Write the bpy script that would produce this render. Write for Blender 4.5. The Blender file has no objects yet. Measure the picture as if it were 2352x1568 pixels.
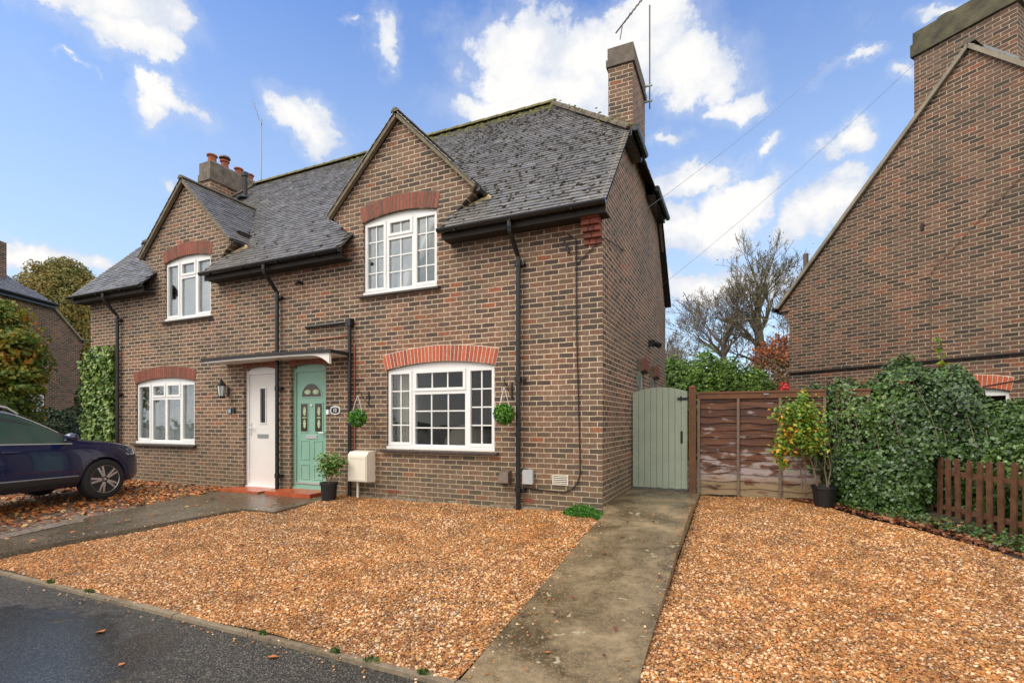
import bpy, math, random
import numpy as np
from mathutils import Vector, Matrix
from mathutils.geometry import tessellate_polygon
R = math.radians
rng = np.random.default_rng(7); random.seed(7)
C = bpy.context.scene.collection
scn = bpy.context.scene
# heights are measured from the camera's eye: the road lies 1.66 m below it
# ------------------------------------------------------------------ camera
cam = bpy.data.objects.new('camera', bpy.data.cameras.new('camera')); C.objects.link(cam)
cam.data.sensor_width = 36; cam.data.lens = 36*1162/2352
cam.data.shift_y = 184/2352; cam.data.clip_end = 2000; cam.data.clip_start = .05
cam.location = (0, 0, 0); cam.rotation_euler = (R(90), 0, R(24.3))
scn.camera = cam
scn.view_settings.view_transform = 'Standard'; scn.view_settings.look = 'None'
scn.view_settings.exposure = EXPO = 0.45; scn.view_settings.gamma = 1
SUN_EL, SUN_AZ = R(48), R(215)          # azimuth clockwise from +Y
sun = bpy.data.objects.new('sun', bpy.data.lights.new('sun', 'SUN')); C.objects.link(sun)
sun.data.energy = 1.9; sun.data.angle = R(40); sun.data.color = (1, .93, .82)
sd = Vector((math.sin(SUN_AZ)*math.cos(SUN_EL), math.cos(SUN_AZ)*math.cos(SUN_EL), math.sin(SUN_EL)))
sun.rotation_euler = sd.to_track_quat('Z', 'Y').to_euler()

class N:                                  # small node helper
    def __init__(s, tree): s.t = tree; s.n = tree.nodes; s.l = tree.links
    def new(s, typ, **kw):
        nd = s.n.new(typ)
        for k, v in kw.items():
            if k in ('op',): nd.operation = v
            elif k == 'ins':
                for i, val in v.items(): s.put(nd.inputs[i], val)
            else: setattr(nd, k, v)
        return nd
    def put(s, sock, v):
        if hasattr(v, 'outputs'): v = v.outputs[0]
        if isinstance(v, bpy.types.NodeSocket): s.l.new(v, sock)
        else: sock.default_value = v
    def math(s, op, a, b=0.0, c=None, clamp=False):
        nd = s.n.new('ShaderNodeMath'); nd.operation = op; nd.use_clamp = clamp
        s.put(nd.inputs[0], a); s.put(nd.inputs[1], b)
        if c is not None: s.put(nd.inputs[2], c)
        return nd.outputs[0]
    def vmath(s, op, a, b=None):
        nd = s.n.new('ShaderNodeVectorMath'); nd.operation = op
        s.put(nd.inputs[0], a)
        if b is not None: s.put(nd.inputs[1], b)
        return nd.outputs['Value'] if op in ('LENGTH', 'DOT_PRODUCT') else nd.outputs[0]
    def mix(s, f, a, b, blend='MIX'):
        nd = s.n.new('ShaderNodeMix'); nd.data_type = 'RGBA'; nd.blend_type = blend
        s.put(nd.inputs[0], f); s.put(nd.inputs[6], a); s.put(nd.inputs[7], b)
        return nd.outputs[2]
    def ramp(s, f, stops, interp='LINEAR'):
        nd = s.n.new('ShaderNodeValToRGB'); cr = nd.color_ramp; cr.interpolation = interp
        while len(cr.elements) < len(stops): cr.elements.new(.5)
        for e, (p, c) in zip(cr.elements, stops):
            e.position = p; e.color = (*c, 1) if len(c) == 3 else c
        s.put(nd.inputs[0], f); return nd.outputs[0]
    def rng(s, f, a, b, c=0., d=1., smooth=False):
        nd = s.n.new('ShaderNodeMapRange')
        if smooth: nd.interpolation_type = 'SMOOTHSTEP'
        for i, v in enumerate((f, a, b, c, d)): s.put(nd.inputs[i], v)
        return nd.outputs[0]
    def noise(s, vec, scale, detail=4, rough=.5, dist=0.):
        nd = s.n.new('ShaderNodeTexNoise')
        if vec is not None: s.put(nd.inputs['Vector'], vec)
        nd.inputs['Scale'].default_value = scale; nd.inputs['Detail'].default_value = detail
        nd.inputs['Roughness'].default_value = rough; nd.inputs['Distortion'].default_value = dist
        return nd
def g(v): return (v, v, v)
# ------------------------------------------------------------------ world: sky and clouds
w = bpy.data.worlds.new('World'); scn.world = w; w.use_nodes = True
n = N(w.node_tree); w.node_tree.nodes.clear()
sky = n.new('ShaderNodeTexSky', sky_type='NISHITA', sun_disc=False, sun_elevation=SUN_EL, sun_rotation=SUN_AZ, altitude=0, air_density=1.0, dust_density=.3, ozone_density=3.0)
geo = n.new('ShaderNodeTexCoord').outputs['Generated']
sep = n.new('ShaderNodeSeparateXYZ', ins={0: geo})
skyc = n.mix(1., sky, (.50, .75, .90, 1), 'MULTIPLY')
el0 = n.math('ARCSINE', sep.outputs[2])
hor = n.rng(el0, 0., .75, 1., 0., True)
skyb = n.vmath('SCALE', skyc); skyb.node.inputs['Scale'].default_value = .225
# paler low air, deeper blue overhead
tint = n.mix(hor, (.82, .80, .95, 1), (1.12, 1.03, .92, 1))
skyb = n.mix(1., skyb, tint, 'MULTIPLY')
nz = n.noise(geo, 5.5, 8, .62)
nzv = n.vmath('SUBTRACT', nz.outputs['Color'], (.5, .5, .5))
nzs = n.n.new('ShaderNodeVectorMath'); nzs.operation = 'SCALE'; n.put(nzs.inputs[0], nzv); nzs.inputs['Scale'].default_value = .20
wd = n.vmath('NORMALIZE', n.vmath('ADD', geo, nzs.outputs[0]))
s2 = n.new('ShaderNodeSeparateXYZ', ins={0: wd})
az = n.math('ARCTAN2', s2.outputs[0], s2.outputs[1]); el = n.math('ARCSINE', s2.outputs[2])
ae = n.new('ShaderNodeCombineXYZ', ins={0: az, 1: el}).outputs[0]
CL = [
      (-1.086, 0.562, 0.127, 0.046, 1.20), (-1.053, 0.528, 0.077, 0.039, 1.20), (-1.157, 0.550, 0.071, 0.023, 0.80), (-1.013, 0.576, 0.045, 0.044, 1.00), (-1.028, 0.454, 0.069, 0.030, 1.10),
      (-1.056, 0.471, 0.035, 0.019, 1.00), (-0.804, 0.504, 0.058, 0.042, 1.10), (-0.663, 0.633, 0.030, 0.033, 0.80), (-0.429, 0.658, 0.118, 0.057, 1.30), (-0.446, 0.607, 0.086, 0.044, 1.10),
      (-0.234, 0.627, 0.196, 0.066, 1.30), (-0.074, 0.579, 0.114, 0.060, 1.30), (-0.421, 0.560, 0.160, 0.039, 1.20), (-0.008, 0.523, 0.056, 0.033, 1.10), (-0.168, 0.658, 0.131, 0.039, 1.20),
      (-0.301, 0.586, 0.158, 0.052, 1.20), (-0.136, 0.490, 0.038, 0.013, 0.70), (-0.082, 0.418, 0.091, 0.029, 1.20), (-0.000, 0.378, 0.094, 0.034, 1.20), (-0.105, 0.351, 0.107, 0.041, 1.20),
      (-0.029, 0.338, 0.055, 0.027, 0.90), (-0.059, 0.258, 0.159, 0.039, 1.30), (0.040, 0.438, 0.031, 0.017, 1.00), (0.153, 0.408, 0.042, 0.029, 1.20), (0.114, 0.333, 0.079, 0.037, 1.20),
      (0.151, 0.358, 0.030, 0.017, 0.80), (-1.176, 0.230, 0.063, 0.030, 1.20), (-1.123, 0.235, 0.032, 0.022, 1.00), (0.237, 0.494, 0.027, 0.014, 0.70), (0.172, 0.527, 0.041, 0.008, 0.70),
      (-1.025, 0.370, 0.015, 0.009, 0.70), (0.279, 0.564, 0.038, 0.011, 0.80), (-1.133, 0.474, 0.015, 0.005, 0.60), (-0.044, 0.512, 0.028, 0.011, 0.60), (-0.721, 0.642, 0.018, 0.005, 0.50)
]
best = None
for (ca, ce, ra, re, st) in CL:
    d = n.vmath('SUBTRACT', ae, (ca, ce, 0)); d = n.vmath('MULTIPLY', d, (1/ra, 1/re, 0))
    v = n.math('MULTIPLY_ADD', n.vmath('LENGTH', d), -st, st)
    best = v if best is None else n.math('MAXIMUM', best, v)
# cloud deck added outside the view for neutral light: behind, overhead, to the sides
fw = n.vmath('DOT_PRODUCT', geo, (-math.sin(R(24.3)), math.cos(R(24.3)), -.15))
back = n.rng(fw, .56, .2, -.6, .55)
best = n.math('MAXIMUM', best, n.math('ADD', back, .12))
fine = n.noise(geo, 8, 12, .72); big = n.noise(geo, 3.2, 3, .5)
m = n.math('ADD', best, n.math('MULTIPLY', n.math('SUBTRACT', fine.outputs[0], .5), 1.55))
mask = n.math('MAXIMUM', n.rng(m, .0, .46, 0., 1., True), n.rng(m, -.50, .2, 0., .26, True))
shade = n.noise(n.vmath('ADD', geo, (.01, 0, .045)), 7.0, 6, .6)
cc = n.ramp(n.math('ADD', n.math('MULTIPLY', shade.outputs[0], .7), n.math('MULTIPLY', m, .28)), [(.28, (.47, .52, .62)), (.46, (.58, .61, .67)), (.60, (.74, .73, .72))])
# haze whitens everything near the horizon
low = n.rng(el0, 0., .75, .85, .04)
skyh = n.mix(low, skyb, (.52, .60, .70, 1))
cc = n.mix(n.rng(fw, .4, .1), cc, n.mix(1., cc, (1.55, 1.5, 1.42, 1), 'MULTIPLY'))  # added out-of-view clouds brightened to light the scene
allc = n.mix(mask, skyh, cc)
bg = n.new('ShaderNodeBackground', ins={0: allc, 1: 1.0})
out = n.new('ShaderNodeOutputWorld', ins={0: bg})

# ------------------------------------------------------------------ materials
def mat(name, col=(.5, .5, .5), rough=.6, metal=0., spec=.5, noise=0., nscale=20., bump=0., bscale=60., coat=0.):
    m = bpy.data.materials.new(name); m.use_nodes = True; n = N(m.node_tree); b = m.node_tree.nodes['Principled BSDF']
    b.inputs['Roughness'].default_value = rough; b.inputs['Metallic'].default_value = metal
    b.inputs['Specular IOR Level'].default_value = spec; b.inputs['Coat Weight'].default_value = coat
    tc = n.new('ShaderNodeTexCoord').outputs['Object']
    if noise:
        nz = n.noise(tc, nscale, 6, .6)
        f = n.rng(nz.outputs[0], .3, .7, 1-noise, 1+noise*.6)
        n.put(b.inputs['Base Color'], n.mix(1., (*col, 1), n.new('ShaderNodeCombineXYZ', ins={0: f, 1: f, 2: f}).outputs[0], 'MULTIPLY'))
        n.put(b.inputs['Roughness'], n.rng(nz.outputs[0], .3, .7, max(rough-.1, .03), min(rough+.12, 1)))
    else: b.inputs['Base Color'].default_value = (*col, 1)
    if bump:
        bz = n.noise(tc, bscale, 5, .6)
        n.put(b.inputs['Normal'], n.new('ShaderNodeBump', ins={'Strength': bump, 'Distance': .01, 'Height': bz.outputs[0]}))
    return m
def island_mat(name, stops, rough=.5, noise=.3, nscale=12., bump=.3, bscale=80., per_object=False, trans=0., spec=.5, big=0., interp='LINEAR'):
    m = bpy.data.materials.new(name); m.use_nodes = True; n = N(m.node_tree); b = m.node_tree.nodes['Principled BSDF']
    rnd = n.new('ShaderNodeObjectInfo').outputs['Random'] if per_object else n.new('ShaderNodeNewGeometry').outputs['Random Per Island']
    tc = n.new('ShaderNodeTexCoord').outputs['Object']
    if per_object: tc = n.new('ShaderNodeNewGeometry').outputs['Position']
    nz = n.noise(tc, nscale, 5, .6)
    f = rnd
    if big:
        bn = n.noise(tc, .9 if not per_object else .5, 4, .6)
        f = n.math('ADD', n.math('MULTIPLY', rnd, 1-big), n.math('MULTIPLY', n.rng(bn.outputs[0], .32, .68), big), clamp=True)
    c = n.ramp(f, stops, interp)
    v = n.rng(nz.outputs[0], .3, .7, 1-noise, 1+noise)
    c = n.mix(1., c, n.new('ShaderNodeCombineXYZ', ins={0: v, 1: v, 2: v}).outputs[0], 'MULTIPLY')
    n.put(b.inputs['Base Color'], c); b.inputs['Roughness'].default_value = rough; b.inputs['Specular IOR Level'].default_value = spec
    if bump:
        bz = n.noise(tc, bscale, 4, .6)
        n.put(b.inputs['Normal'], n.new('ShaderNodeBump', ins={'Strength': bump, 'Distance': .01, 'Height': bz.outputs[0]}))
    if trans:
        tr = n.new('ShaderNodeBsdfTranslucent'); n.put(tr.inputs[0], c)
        mx = n.new('ShaderNodeMixShader', ins={0: trans}); n.put(mx.inputs[1], b); n.put(mx.inputs[2], tr)
        n.put(m.node_tree.nodes['Material Output'].inputs[0], mx)
    return m
def brick_mat(name, stops, mortar=(.68, .54, .37), grime=.35, green=0., grime_stops=None, soft=0.):
    m = bpy.data.materials.new(name); m.use_nodes = True; n = N(m.node_tree); b = m.node_tree.nodes['Principled BSDF']
    uv = n.new('ShaderNodeUVMap').outputs[0]
    wob = n.noise(uv, 7, 3, .5); wv = n.vmath('SUBTRACT', wob.outputs['Color'], (.5, .5, .5))
    ws = n.n.new('ShaderNodeVectorMath'); ws.operation = 'SCALE'; n.put(ws.inputs[0], wv); ws.inputs['Scale'].default_value = .016
    uvw = n.vmath('ADD', uv, ws.outputs[0])
    br = n.new('ShaderNodeTexBrick'); n.put(br.inputs['Vector'], uvw)
    br.inputs['Color1'].default_value = (0, 0, 0, 1); br.inputs['Color2'].default_value = (1, 1, 1, 1); br.inputs['Mortar'].default_value = (0, 0, 0, 1)
    br.inputs['Scale'].default_value = 1; br.inputs['Mortar Size'].default_value = .0075; br.inputs['Mortar Smooth'].default_value = .25
    br.inputs['Brick Width'].default_value = .225; br.inputs['Row Height'].default_value = .075; br.inputs['Bias'].default_value = 0
    c = n.mix(1., n.ramp(br.outputs['Color'], stops, 'CONSTANT'), (1.15, .99, .92, 1), 'MULTIPLY')
    n1 = n.noise(uv, 22, 6, .65); n2 = n.noise(uv, 1.1, 5, .6); n3 = n.noise(uv, 130, 3, .6)
    v = n.math('MULTIPLY', n.rng(n1.outputs[0], .28, .72, .62, 1.35), n.rng(n3.outputs[0], .3, .7, .8, 1.2))
    c = n.mix(1., c, n.new('ShaderNodeCombineXYZ', ins={0: v, 1: v, 2: v}).outputs[0], 'MULTIPLY')
    n4 = n.noise(uv, .55, 4, .55); st_ = n.noise(n.vmath('MULTIPLY', uv, (5., .7, 1.)), 1., 5, .6)
    c = n.mix(n.rng(n4.outputs[0], .40, .62), n.mix(1., c, (1.07, .99, .94, 1), 'MULTIPLY'), n.mix(1., c, (.88, .94, .92, 1), 'MULTIPLY'))
    c = n.mix(n.rng(st_.outputs[0], .50, .72, 0., .42), c, (.050, .043, .032, 1))
    c = n.mix(n.rng(n2.outputs[0], .42, .72, 0., grime), c, (.075, .06, .047, 1))
    mc = n.mix(n.rng(n1.outputs[0], .3, .7), (mortar[0]*.62, mortar[1]*.6, mortar[2]*.6, 1), (mortar[0]*1.15, mortar[1]*1.15, mortar[2]*1.2, 1))
    mc = n.mix(n.rng(n2.outputs[0], .38, .7, 0., grime*1.1), mc, (.10, .08, .055, 1))
    c = n.mix(br.outputs['Fac'], c, mc)
    # damp, lichen-green base courses
    sv = n.new('ShaderNodeSeparateXYZ', ins={0: uv})
    hgt = n.math('ADD', sv.outputs[1], n.math('MULTIPLY', n.math('SUBTRACT', n2.outputs[0], .5), .9))
    c = n.mix(n.rng(hgt, .4, -1.35, 0., .42), c, (.135, .115, .068, 1))
    n.put(b.inputs['Base Color'], c)
    b.inputs['Roughness'].default_value = .78; b.inputs['Specular IOR Level'].default_value = .35
    h = n.math('SUBTRACT', n.math('MULTIPLY', n1.outputs[0], .25), br.outputs['Fac'])
    h = n.math('ADD', h, n.math('MULTIPLY', n3.outputs[0], .15))
    n.put(b.inputs['Normal'], n.new('ShaderNodeBump', ins={'Strength': .6, 'Distance': .006, 'Height': h}))
    return m
PAL = [(0, (.066, .053, .046)), (.10, (.142, .094, .070)), (.22, (.180, .130, .095)), (.34, (.098, .073, .060)), (.43, (.188, .112, .080)), (.54, (.155, .103, .083)), (.66, (.145, .108, .080)), (.78, (.205, .140, .104)), (.87, (.078, .064, .057)), (.980, (.25, .105, .06))]
PAL2 = [(0, (.050, .041, .036)), (.16, (.108, .070, .055)), (.28, (.142, .086, .064)), (.40, (.074, .056, .047)), (.5, (.165, .089, .064)), (.60, (.128, .086, .069)), (.72, (.096, .073, .057)), (.86, (.165, .110, .084)), (.97, (.21, .09, .055))]
M = {}
M['brick'] = brick_mat('multi_stock_brick', PAL)
M['brick_neighbour'] = brick_mat('dark_red_stock_brick', PAL2, (.50, .40, .27), .4)
M['arch_brick'] = island_mat('red_gauged_brick', [(0, (.38, .075, .03)), (.5, (.50, .11, .045)), (.8, (.42, .085, .035)), (1, (.25, .06, .035))], .7, .25, 30)
M['arch_brick_old'] = island_mat('weathered_red_brick', [(0, (.19, .05, .03)), (.5, (.28, .075, .045)), (1, (.15, .05, .035))], .75, .3, 30)
M['mortar'] = mat('pale_mortar', (.66, .58, .47), .9, noise=.25, bump=.4)
M['mortar_old'] = mat('weathered_mortar', (.20, .165, .11), .9, noise=.4, nscale=9, bump=.5)
M['fillet'] = mat('fresh_cement_fillet', (.58, .44, .24), .9, noise=.25, bump=.5)
M['render_mossy'] = mat('mossy_cement_render', (.10, .09, .055), .9, noise=.6, nscale=5, bump=.8, bscale=25)
M['render'] = mat('lichen_cement_render', (.165, .135, .11), .9, noise=.5, nscale=7, bump=.7, bscale=30)
M['tile'] = island_mat('wet_clay_roof_tile', [(0, (.135, .13, .128)), (.35, (.170, .163, .160)), (.7, (.205, .196, .190)), (1, (.165, .145, .13))], .30, .26, 6, .3, 60, big=.4, spec=.6)
M['ridge'] = mat('mossy_ridge_tile', (.17, .15, .055), .85, noise=.6, nscale=4, bump=.7, bscale=40)
M['hip'] = mat('weathered_hip_tile', (.13, .105, .075), .8, noise=.5, nscale=5, bump=.7, bscale=40)
M['moss'] = island_mat('dark_moss', [(0, (.010, .009, .006)), (1, (.030, .024, .010))], .95, .5, 60, .8)
M['moss_green'] = island_mat('yellow_green_moss', [(0, (.07, .075, .012)), (1, (.17, .16, .03))], .95, .5, 60, .8)
M['black'] = mat('black_gloss_plastic', (.010, .010, .011), .28, noise=.3, nscale=15, bump=.15, bscale=25)
M['black_matt'] = mat('black_matt_paint', (.012, .012, .012), .6)
M['timber_dark'] = mat('stained_eaves_timber', (.020, .014, .010), .7, noise=.4, nscale=8)
M['upvc'] = mat('white_window_plastic', (.80, .80, .79), .3, noise=.03, nscale=3)
M['cream_door'] = mat('cream_door_skin', (.76, .725, .69), .35, noise=.03, nscale=3)
M['green_door'] = mat('sage_green_door_skin', (.235, .42, .325), .4, noise=.06, nscale=2, bump=.12, bscale=90)
M['green_gate'] = mat('sage_green_paint', (.37, .43, .33), .5, noise=.13, nscale=3, bump=.15, bscale=40)
M['chrome'] = mat('brushed_chrome', (.8, .8, .8), .35, .85)
M['grey_metal'] = mat('grey_galvanised_metal', (.33, .34, .36), .5, .6)
M['cream_plastic'] = mat('cream_meter_box_plastic', (.74, .69, .58), .45, noise=.04, nscale=4)
M['grey_plastic'] = mat('grey_plastic', (.40, .41, .42), .5, noise=.05)
M['brown_metal'] = mat('brown_metal_cowl', (.13, .09, .065), .5, noise=.3)
M['terracotta'] = mat('terracotta', (.33, .10, .055), .8, noise=.3, nscale=12, bump=.4)
M['red_tile'] = mat('red_painted_step', (.42, .085, .03), .28, noise=.25, nscale=6)
M['sill'] = mat('dark_tile_sill', (.055, .038, .032), .45, noise=.4, nscale=12, bump=.3)
M['lead'] = mat('lead_flashing', (.20, .215, .235), .5, .2, noise=.25, nscale=8)
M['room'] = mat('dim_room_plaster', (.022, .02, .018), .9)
M['curtain'] = mat('cream_curtain', (.55, .50, .42), .9, noise=.1)
M['sky_tone_cloth'] = mat('sky_grey_cloth', (.36, .40, .44), .9, noise=.05)  # sky reflection of the upper panes put into the cloth colour
M['blind'] = mat('pale_venetian_blind', (.50, .56, .52), .6)
M['sofa'] = mat('beige_chair_cloth', (.30, .25, .20), .95, noise=.2)
M['rubber'] = mat('tyre_rubber', (.014, .014, .015), .75, bump=.2)
M['alloy'] = mat('alloy_wheel_silver', (.42, .42, .44), .28, .9)
M['paint'] = mat('navy_car_paint', (.001, .007, .05), .25, 0., coat=1.)
M['trim'] = mat('black_car_trim', (.022, .022, .023), .55)
M['bark'] = mat('grey_oak_bark', (.20, .165, .14), .9, noise=.5, nscale=6, bump=.8, bscale=20)
M['bark_mossy'] = mat('mossy_oak_bark', (.16, .14, .085), .9, noise=.5, nscale=4, bump=.8, bscale=20)
M['post_wood'] = mat('brown_fence_post_wood', (.16, .065, .028), .65, noise=.35, nscale=9)
M['batten'] = mat('weathered_batten_wood', (.20, .14, .10), .8, noise=.3, nscale=12)
M['picket'] = mat('brown_stained_picket_wood', (.125, .055, .027), .7, noise=.45, nscale=9, bump=.3)
M['soil'] = mat('damp_soil', (.045, .030, .020), .95, noise=.5, nscale=9, bump=1., bscale=30)
M['thin_wire'] = mat('weathered_grey_wire', (.12, .13, .15), .6)
M['wire'] = mat('black_cable_sheath', (.015, .012, .011), .6)
M['plaque'] = mat('black_number_plate', (.012, .013, .015), .35)
M['white_paint'] = mat('white_paint', (.8, .8, .8), .4)
M['pot'] = mat('black_plastic_pot', (.010, .011, .012), .4)
M['lamp_glass'] = mat('frosted_lantern_glass', (.62, .68, .66), .25)
def glass_mat(name, tint=(.85, .9, .9), refl=1., bump=.06):
    m = bpy.data.materials.new(name); m.use_nodes = True; n = N(m.node_tree); m.node_tree.nodes.clear()
    tr = n.new('ShaderNodeBsdfTransparent', ins={0: (*tint, 1)}); gl = n.new('ShaderNodeBsdfGlossy', ins={0: (1, 1, 1, 1), 'Roughness': .02})
    fr = n.new('ShaderNodeFresnel', ins={0: 1.6})
    tc = n.new('ShaderNodeTexCoord').outputs['Object']; bz = n.noise(tc, 1.6, 2, .5)
    n.put(gl.inputs['Normal'], n.new('ShaderNodeBump', ins={'Strength': bump, 'Distance': .1, 'Height': bz.outputs[0]}))
    mx = n.new('ShaderNodeMixShader', ins={0: n.math('MULTIPLY', fr, refl, clamp=True)}); n.put(mx.inputs[1], tr); n.put(mx.inputs[2], gl)
    n.new('ShaderNodeOutputMaterial', ins={0: mx}); return m
M['glass'] = glass_mat('window_glass', (.86, .88, .88), .42)
M['glass_upper'] = glass_mat('upper_window_glass', (.86, .89, .9), .7)
M['car_glass'] = mat('tinted_car_glass', (.045, .085, .075), .06, spec=.8)

# ------------------------------------------------------------------ mesh helpers
WM = {}
def tag(o, label=None, cat=None, group=None, kind=None):
    if label: o['label'] = label
    if cat: o['category'] = cat
    if group: o['group'] = group
    if kind: o['kind'] = kind
    return o
def thing(name, label, cat, loc=(0, 0, 0), rz=0., group=None):
    o = bpy.data.objects.new(name, None); C.objects.link(o); o.empty_display_size = .2
    o.location = loc; o.rotation_euler = (0, 0, rz); WM[o.name] = Matrix.Translation(loc) @ Matrix.Rotation(rz, 4, 'Z')
    return tag(o, label, cat, group)
def box_uv(me):
    uvl = me.uv_layers.new(name='UVMap'); nl = len(me.loops)
    co = np.empty(len(me.vertices)*3); me.vertices.foreach_get('co', co); co = co.reshape(-1, 3)
    li = np.empty(nl, int); me.loops.foreach_get('vertex_index', li)
    pn = np.empty(len(me.polygons)*3); me.polygons.foreach_get('normal', pn); pn = pn.reshape(-1, 3)
    lt = np.empty(len(me.polygons), int); me.polygons.foreach_get('loop_total', lt)
    ln = np.repeat(pn, lt, axis=0); p = co[li]
    a = np.abs(ln); uv = np.empty((nl, 2))
    isz = a[:, 2] > .8; isx = (~isz) & (a[:, 0] > a[:, 1])
    uv[:, 0] = np.where(isx, p[:, 1], p[:, 0]); uv[:, 1] = np.where(isz, p[:, 1], p[:, 2])
    uvl.data.foreach_set('uv', uv.ravel())
def link(name, verts, faces, material, parent=None, local=False, smooth=False, uv=True):
    me = bpy.data.meshes.new(name)
    me.from_pydata([tuple(v) for v in verts], [], faces); me.update()
    if uv: box_uv(me)
    if parent is not None and not local:
        W_ = WM.get(parent.name)
        if W_ is not None: me.transform(W_.inverted())
    me.materials.append(material)
    if smooth: me.polygons.foreach_set('use_smooth', [True]*len(me.polygons))
    o = bpy.data.objects.new(name, me); C.objects.link(o)
    if parent is not None:
        o.parent = parent
        if not local and parent.name in WM: WM[o.name] = WM[parent.name]
    return o
class MB:
    def __init__(s): s.v = []; s.f = []
    def add(s, v, f):
        k = len(s.v); s.v += [tuple(p) for p in v]; s.f += [tuple(i+k for i in q) for q in f]; return s
    def box(s, x0, y0, z0, x1, y1, z1):
        x0, x1 = sorted((x0, x1)); y0, y1 = sorted((y0, y1)); z0, z1 = sorted((z0, z1))
        return s.add([(x0, y0, z0), (x1, y0, z0), (x1, y1, z0), (x0, y1, z0), (x0, y0, z1), (x1, y0, z1), (x1, y1, z1), (x0, y1, z1)],
                     [(0, 3, 2, 1), (4, 5, 6, 7), (0, 1, 5, 4), (1, 2, 6, 5), (2, 3, 7, 6), (3, 0, 4, 7)])
    def bar(s, p0, p1, wd, ht, up=(0, 0, 1)):
        p0, p1 = Vector(p0), Vector(p1); d = (p1-p0).normalized(); sd_ = d.cross(Vector(up)).normalized()*wd/2; u = sd_.cross(d).normalized()*ht/2
        vs = [p+a*sd_+b*u for p in (p0, p1) for a, b in ((-1, -1), (1, -1), (1, 1), (-1, 1))]
        return s.add(vs, [(0, 1, 2, 3), (7, 6, 5, 4), (0, 4, 5, 1), (1, 5, 6, 2), (2, 6, 7, 3), (3, 7, 4, 0)])
    def tube(s, pts, r, k=8, caps=True):
        pts = [Vector(p) for p in pts]; rs = r if isinstance(r, (list, tuple)) else [r]*len(pts)
        ref = None; rings = []
        for i, p in enumerate(pts):
            d = (pts[min(i+1, len(pts)-1)]-pts[max(i-1, 0)]).normalized()
            if ref is None: ref = Vector((0, 0, 1)) if abs(d.z) < .9 else Vector((1, 0, 0))
            a = (ref - d*ref.dot(d)).normalized(); ref = a; b = d.cross(a)
            rings.append([p+(a*math.cos(2*math.pi*j/k)+b*math.sin(2*math.pi*j/k))*rs[i] for j in range(k)])
        v = [q for ring in rings for q in ring]; f = []
        for i in range(len(pts)-1):
            for j in range(k): f.append((i*k+j, i*k+(j+1) % k, (i+1)*k+(j+1) % k, (i+1)*k+j))
        if caps: f += [tuple(range(k))[::-1], tuple(range((len(pts)-1)*k, len(pts)*k))]
        return s.add(v, f)
    def prism(s, poly, a0, a1, axis='y'):
        """poly in the plane, extruded along axis"""
        def P(u, v, a): return {'y': (u, a, v), 'x': (a, u, v), 'z': (u, v, a)}[axis]
        k = len(poly); v = [P(u, w_, a0) for u, w_ in poly]+[P(u, w_, a1) for u, w_ in poly]
        f = [(i, (i+1) % k, k+(i+1) % k, k+i) for i in range(k)]
        tri = tessellate_polygon([[Vector((u, w_, 0)) for u, w_ in poly]])
        f += [tuple(t) for t in tri]+[tuple(k+i for i in t)[::-1] for t in tri]
        return s.add(v, f)
    def lathe(s, prof, c, k=16, axis=2):
        v = []; f = []
        for r_, h in prof:
            for j in range(k):
                a = 2*math.pi*j/k; p = [r_*math.cos(a), r_*math.sin(a)]; p.insert(axis, h)
                v.append((c[0]+p[0], c[1]+p[1], c[2]+p[2]))
        for i in range(len(prof)-1):
            for j in range(k): f.append((i*k+j, i*k+(j+1) % k, (i+1)*k+(j+1) % k, (i+1)*k+j))
        f += [tuple(range(k))[::-1], tuple(range((len(prof)-1)*k, len(prof)*k))]
        return s.add(v, f)
    def build(s, name, material, parent=None, label=None, local=False, smooth=False, **kw):
        o = link(name, s.v, s.f, material, parent, local, smooth)
        me = o.data; import bmesh as bm_; b = bm_.new(); b.from_mesh(me); bm_.ops.recalc_face_normals(b, faces=b.faces); b.to_mesh(me); b.free()
        if label: o['label'] = label
        return o
def arc(x0, x1, z, rise, k=12):
    c = (x0+x1)/2; h = abs(x1-x0)/2
    return [(x0+(x1-x0)*i/k, z+rise*(1-((x0+(x1-x0)*i/k-c)/h)**2)) for i in range(k+1)]
def wall_with_holes(outer, holes, a0, depth, thick, axis='y'):
    """a0: coordinate of the outer face, thick away from the viewer, reveals of the holes included"""
    m_ = MB()
    def P(u, v, a): return (u, a, v) if axis == 'y' else (a, u, v)
    polys = [outer]+holes; flat = [p for q in polys for p in q]
    tri = tessellate_polygon([[Vector((u, v, 0)) for u, v in q] for q in polys])
    for a in (a0, a0+thick):
        m_.add([P(u, v, a) for u, v in flat], [tuple(t) for t in tri])
    for q in polys:
        k = len(q)
        m_.add([P(u, v, a) for a in (a0, a0+thick) for u, v in q], [(i, (i+1) % k, k+(i+1) % k, k+i) for i in range(k)])
    return m_
def arch_ring(house, x0, x1, z, rise, ht, y, mt, mo, splay=.05, axis='y', n_=None, local=False, proud=.004):
    """segmental arch of upright bricks above an opening"""
    wd = x1-x0; n_ = n_ or int(round(wd/.066)); bk = MB(); pr = MB()
    def pt(t, h):
        x = x0+wd*t; zz = z+rise*(1-(2*t-1)**2); return (x+(2*t-1)*splay*h/ht, zz+h*(1-.06*abs(2*t-1)))
    sgn = -1
    def ex(m_, q, a, b): m_.prism(q, a, b, axis)
    gap = .0075/wd
    for i in range(n_):
        t0, t1 = i/n_+gap, (i+1)/n_-gap
        ex(bk, [pt(t0, .004), pt(t1, .004), pt(t1, ht-.004), pt(t0, ht-.004)], y-proud*2, y+.10)
    q = [pt(i/20, -.001) for i in range(21)]+[pt(i/20, ht+.006) for i in range(20, -1, -1)]
    ex(pr, q, y-proud, y+.09)
    o = bk.build('window_arch', mt, house, local=local); pr.build('mortar_bed', mo, o, local=local)
    if local: pass
    return o
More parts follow.
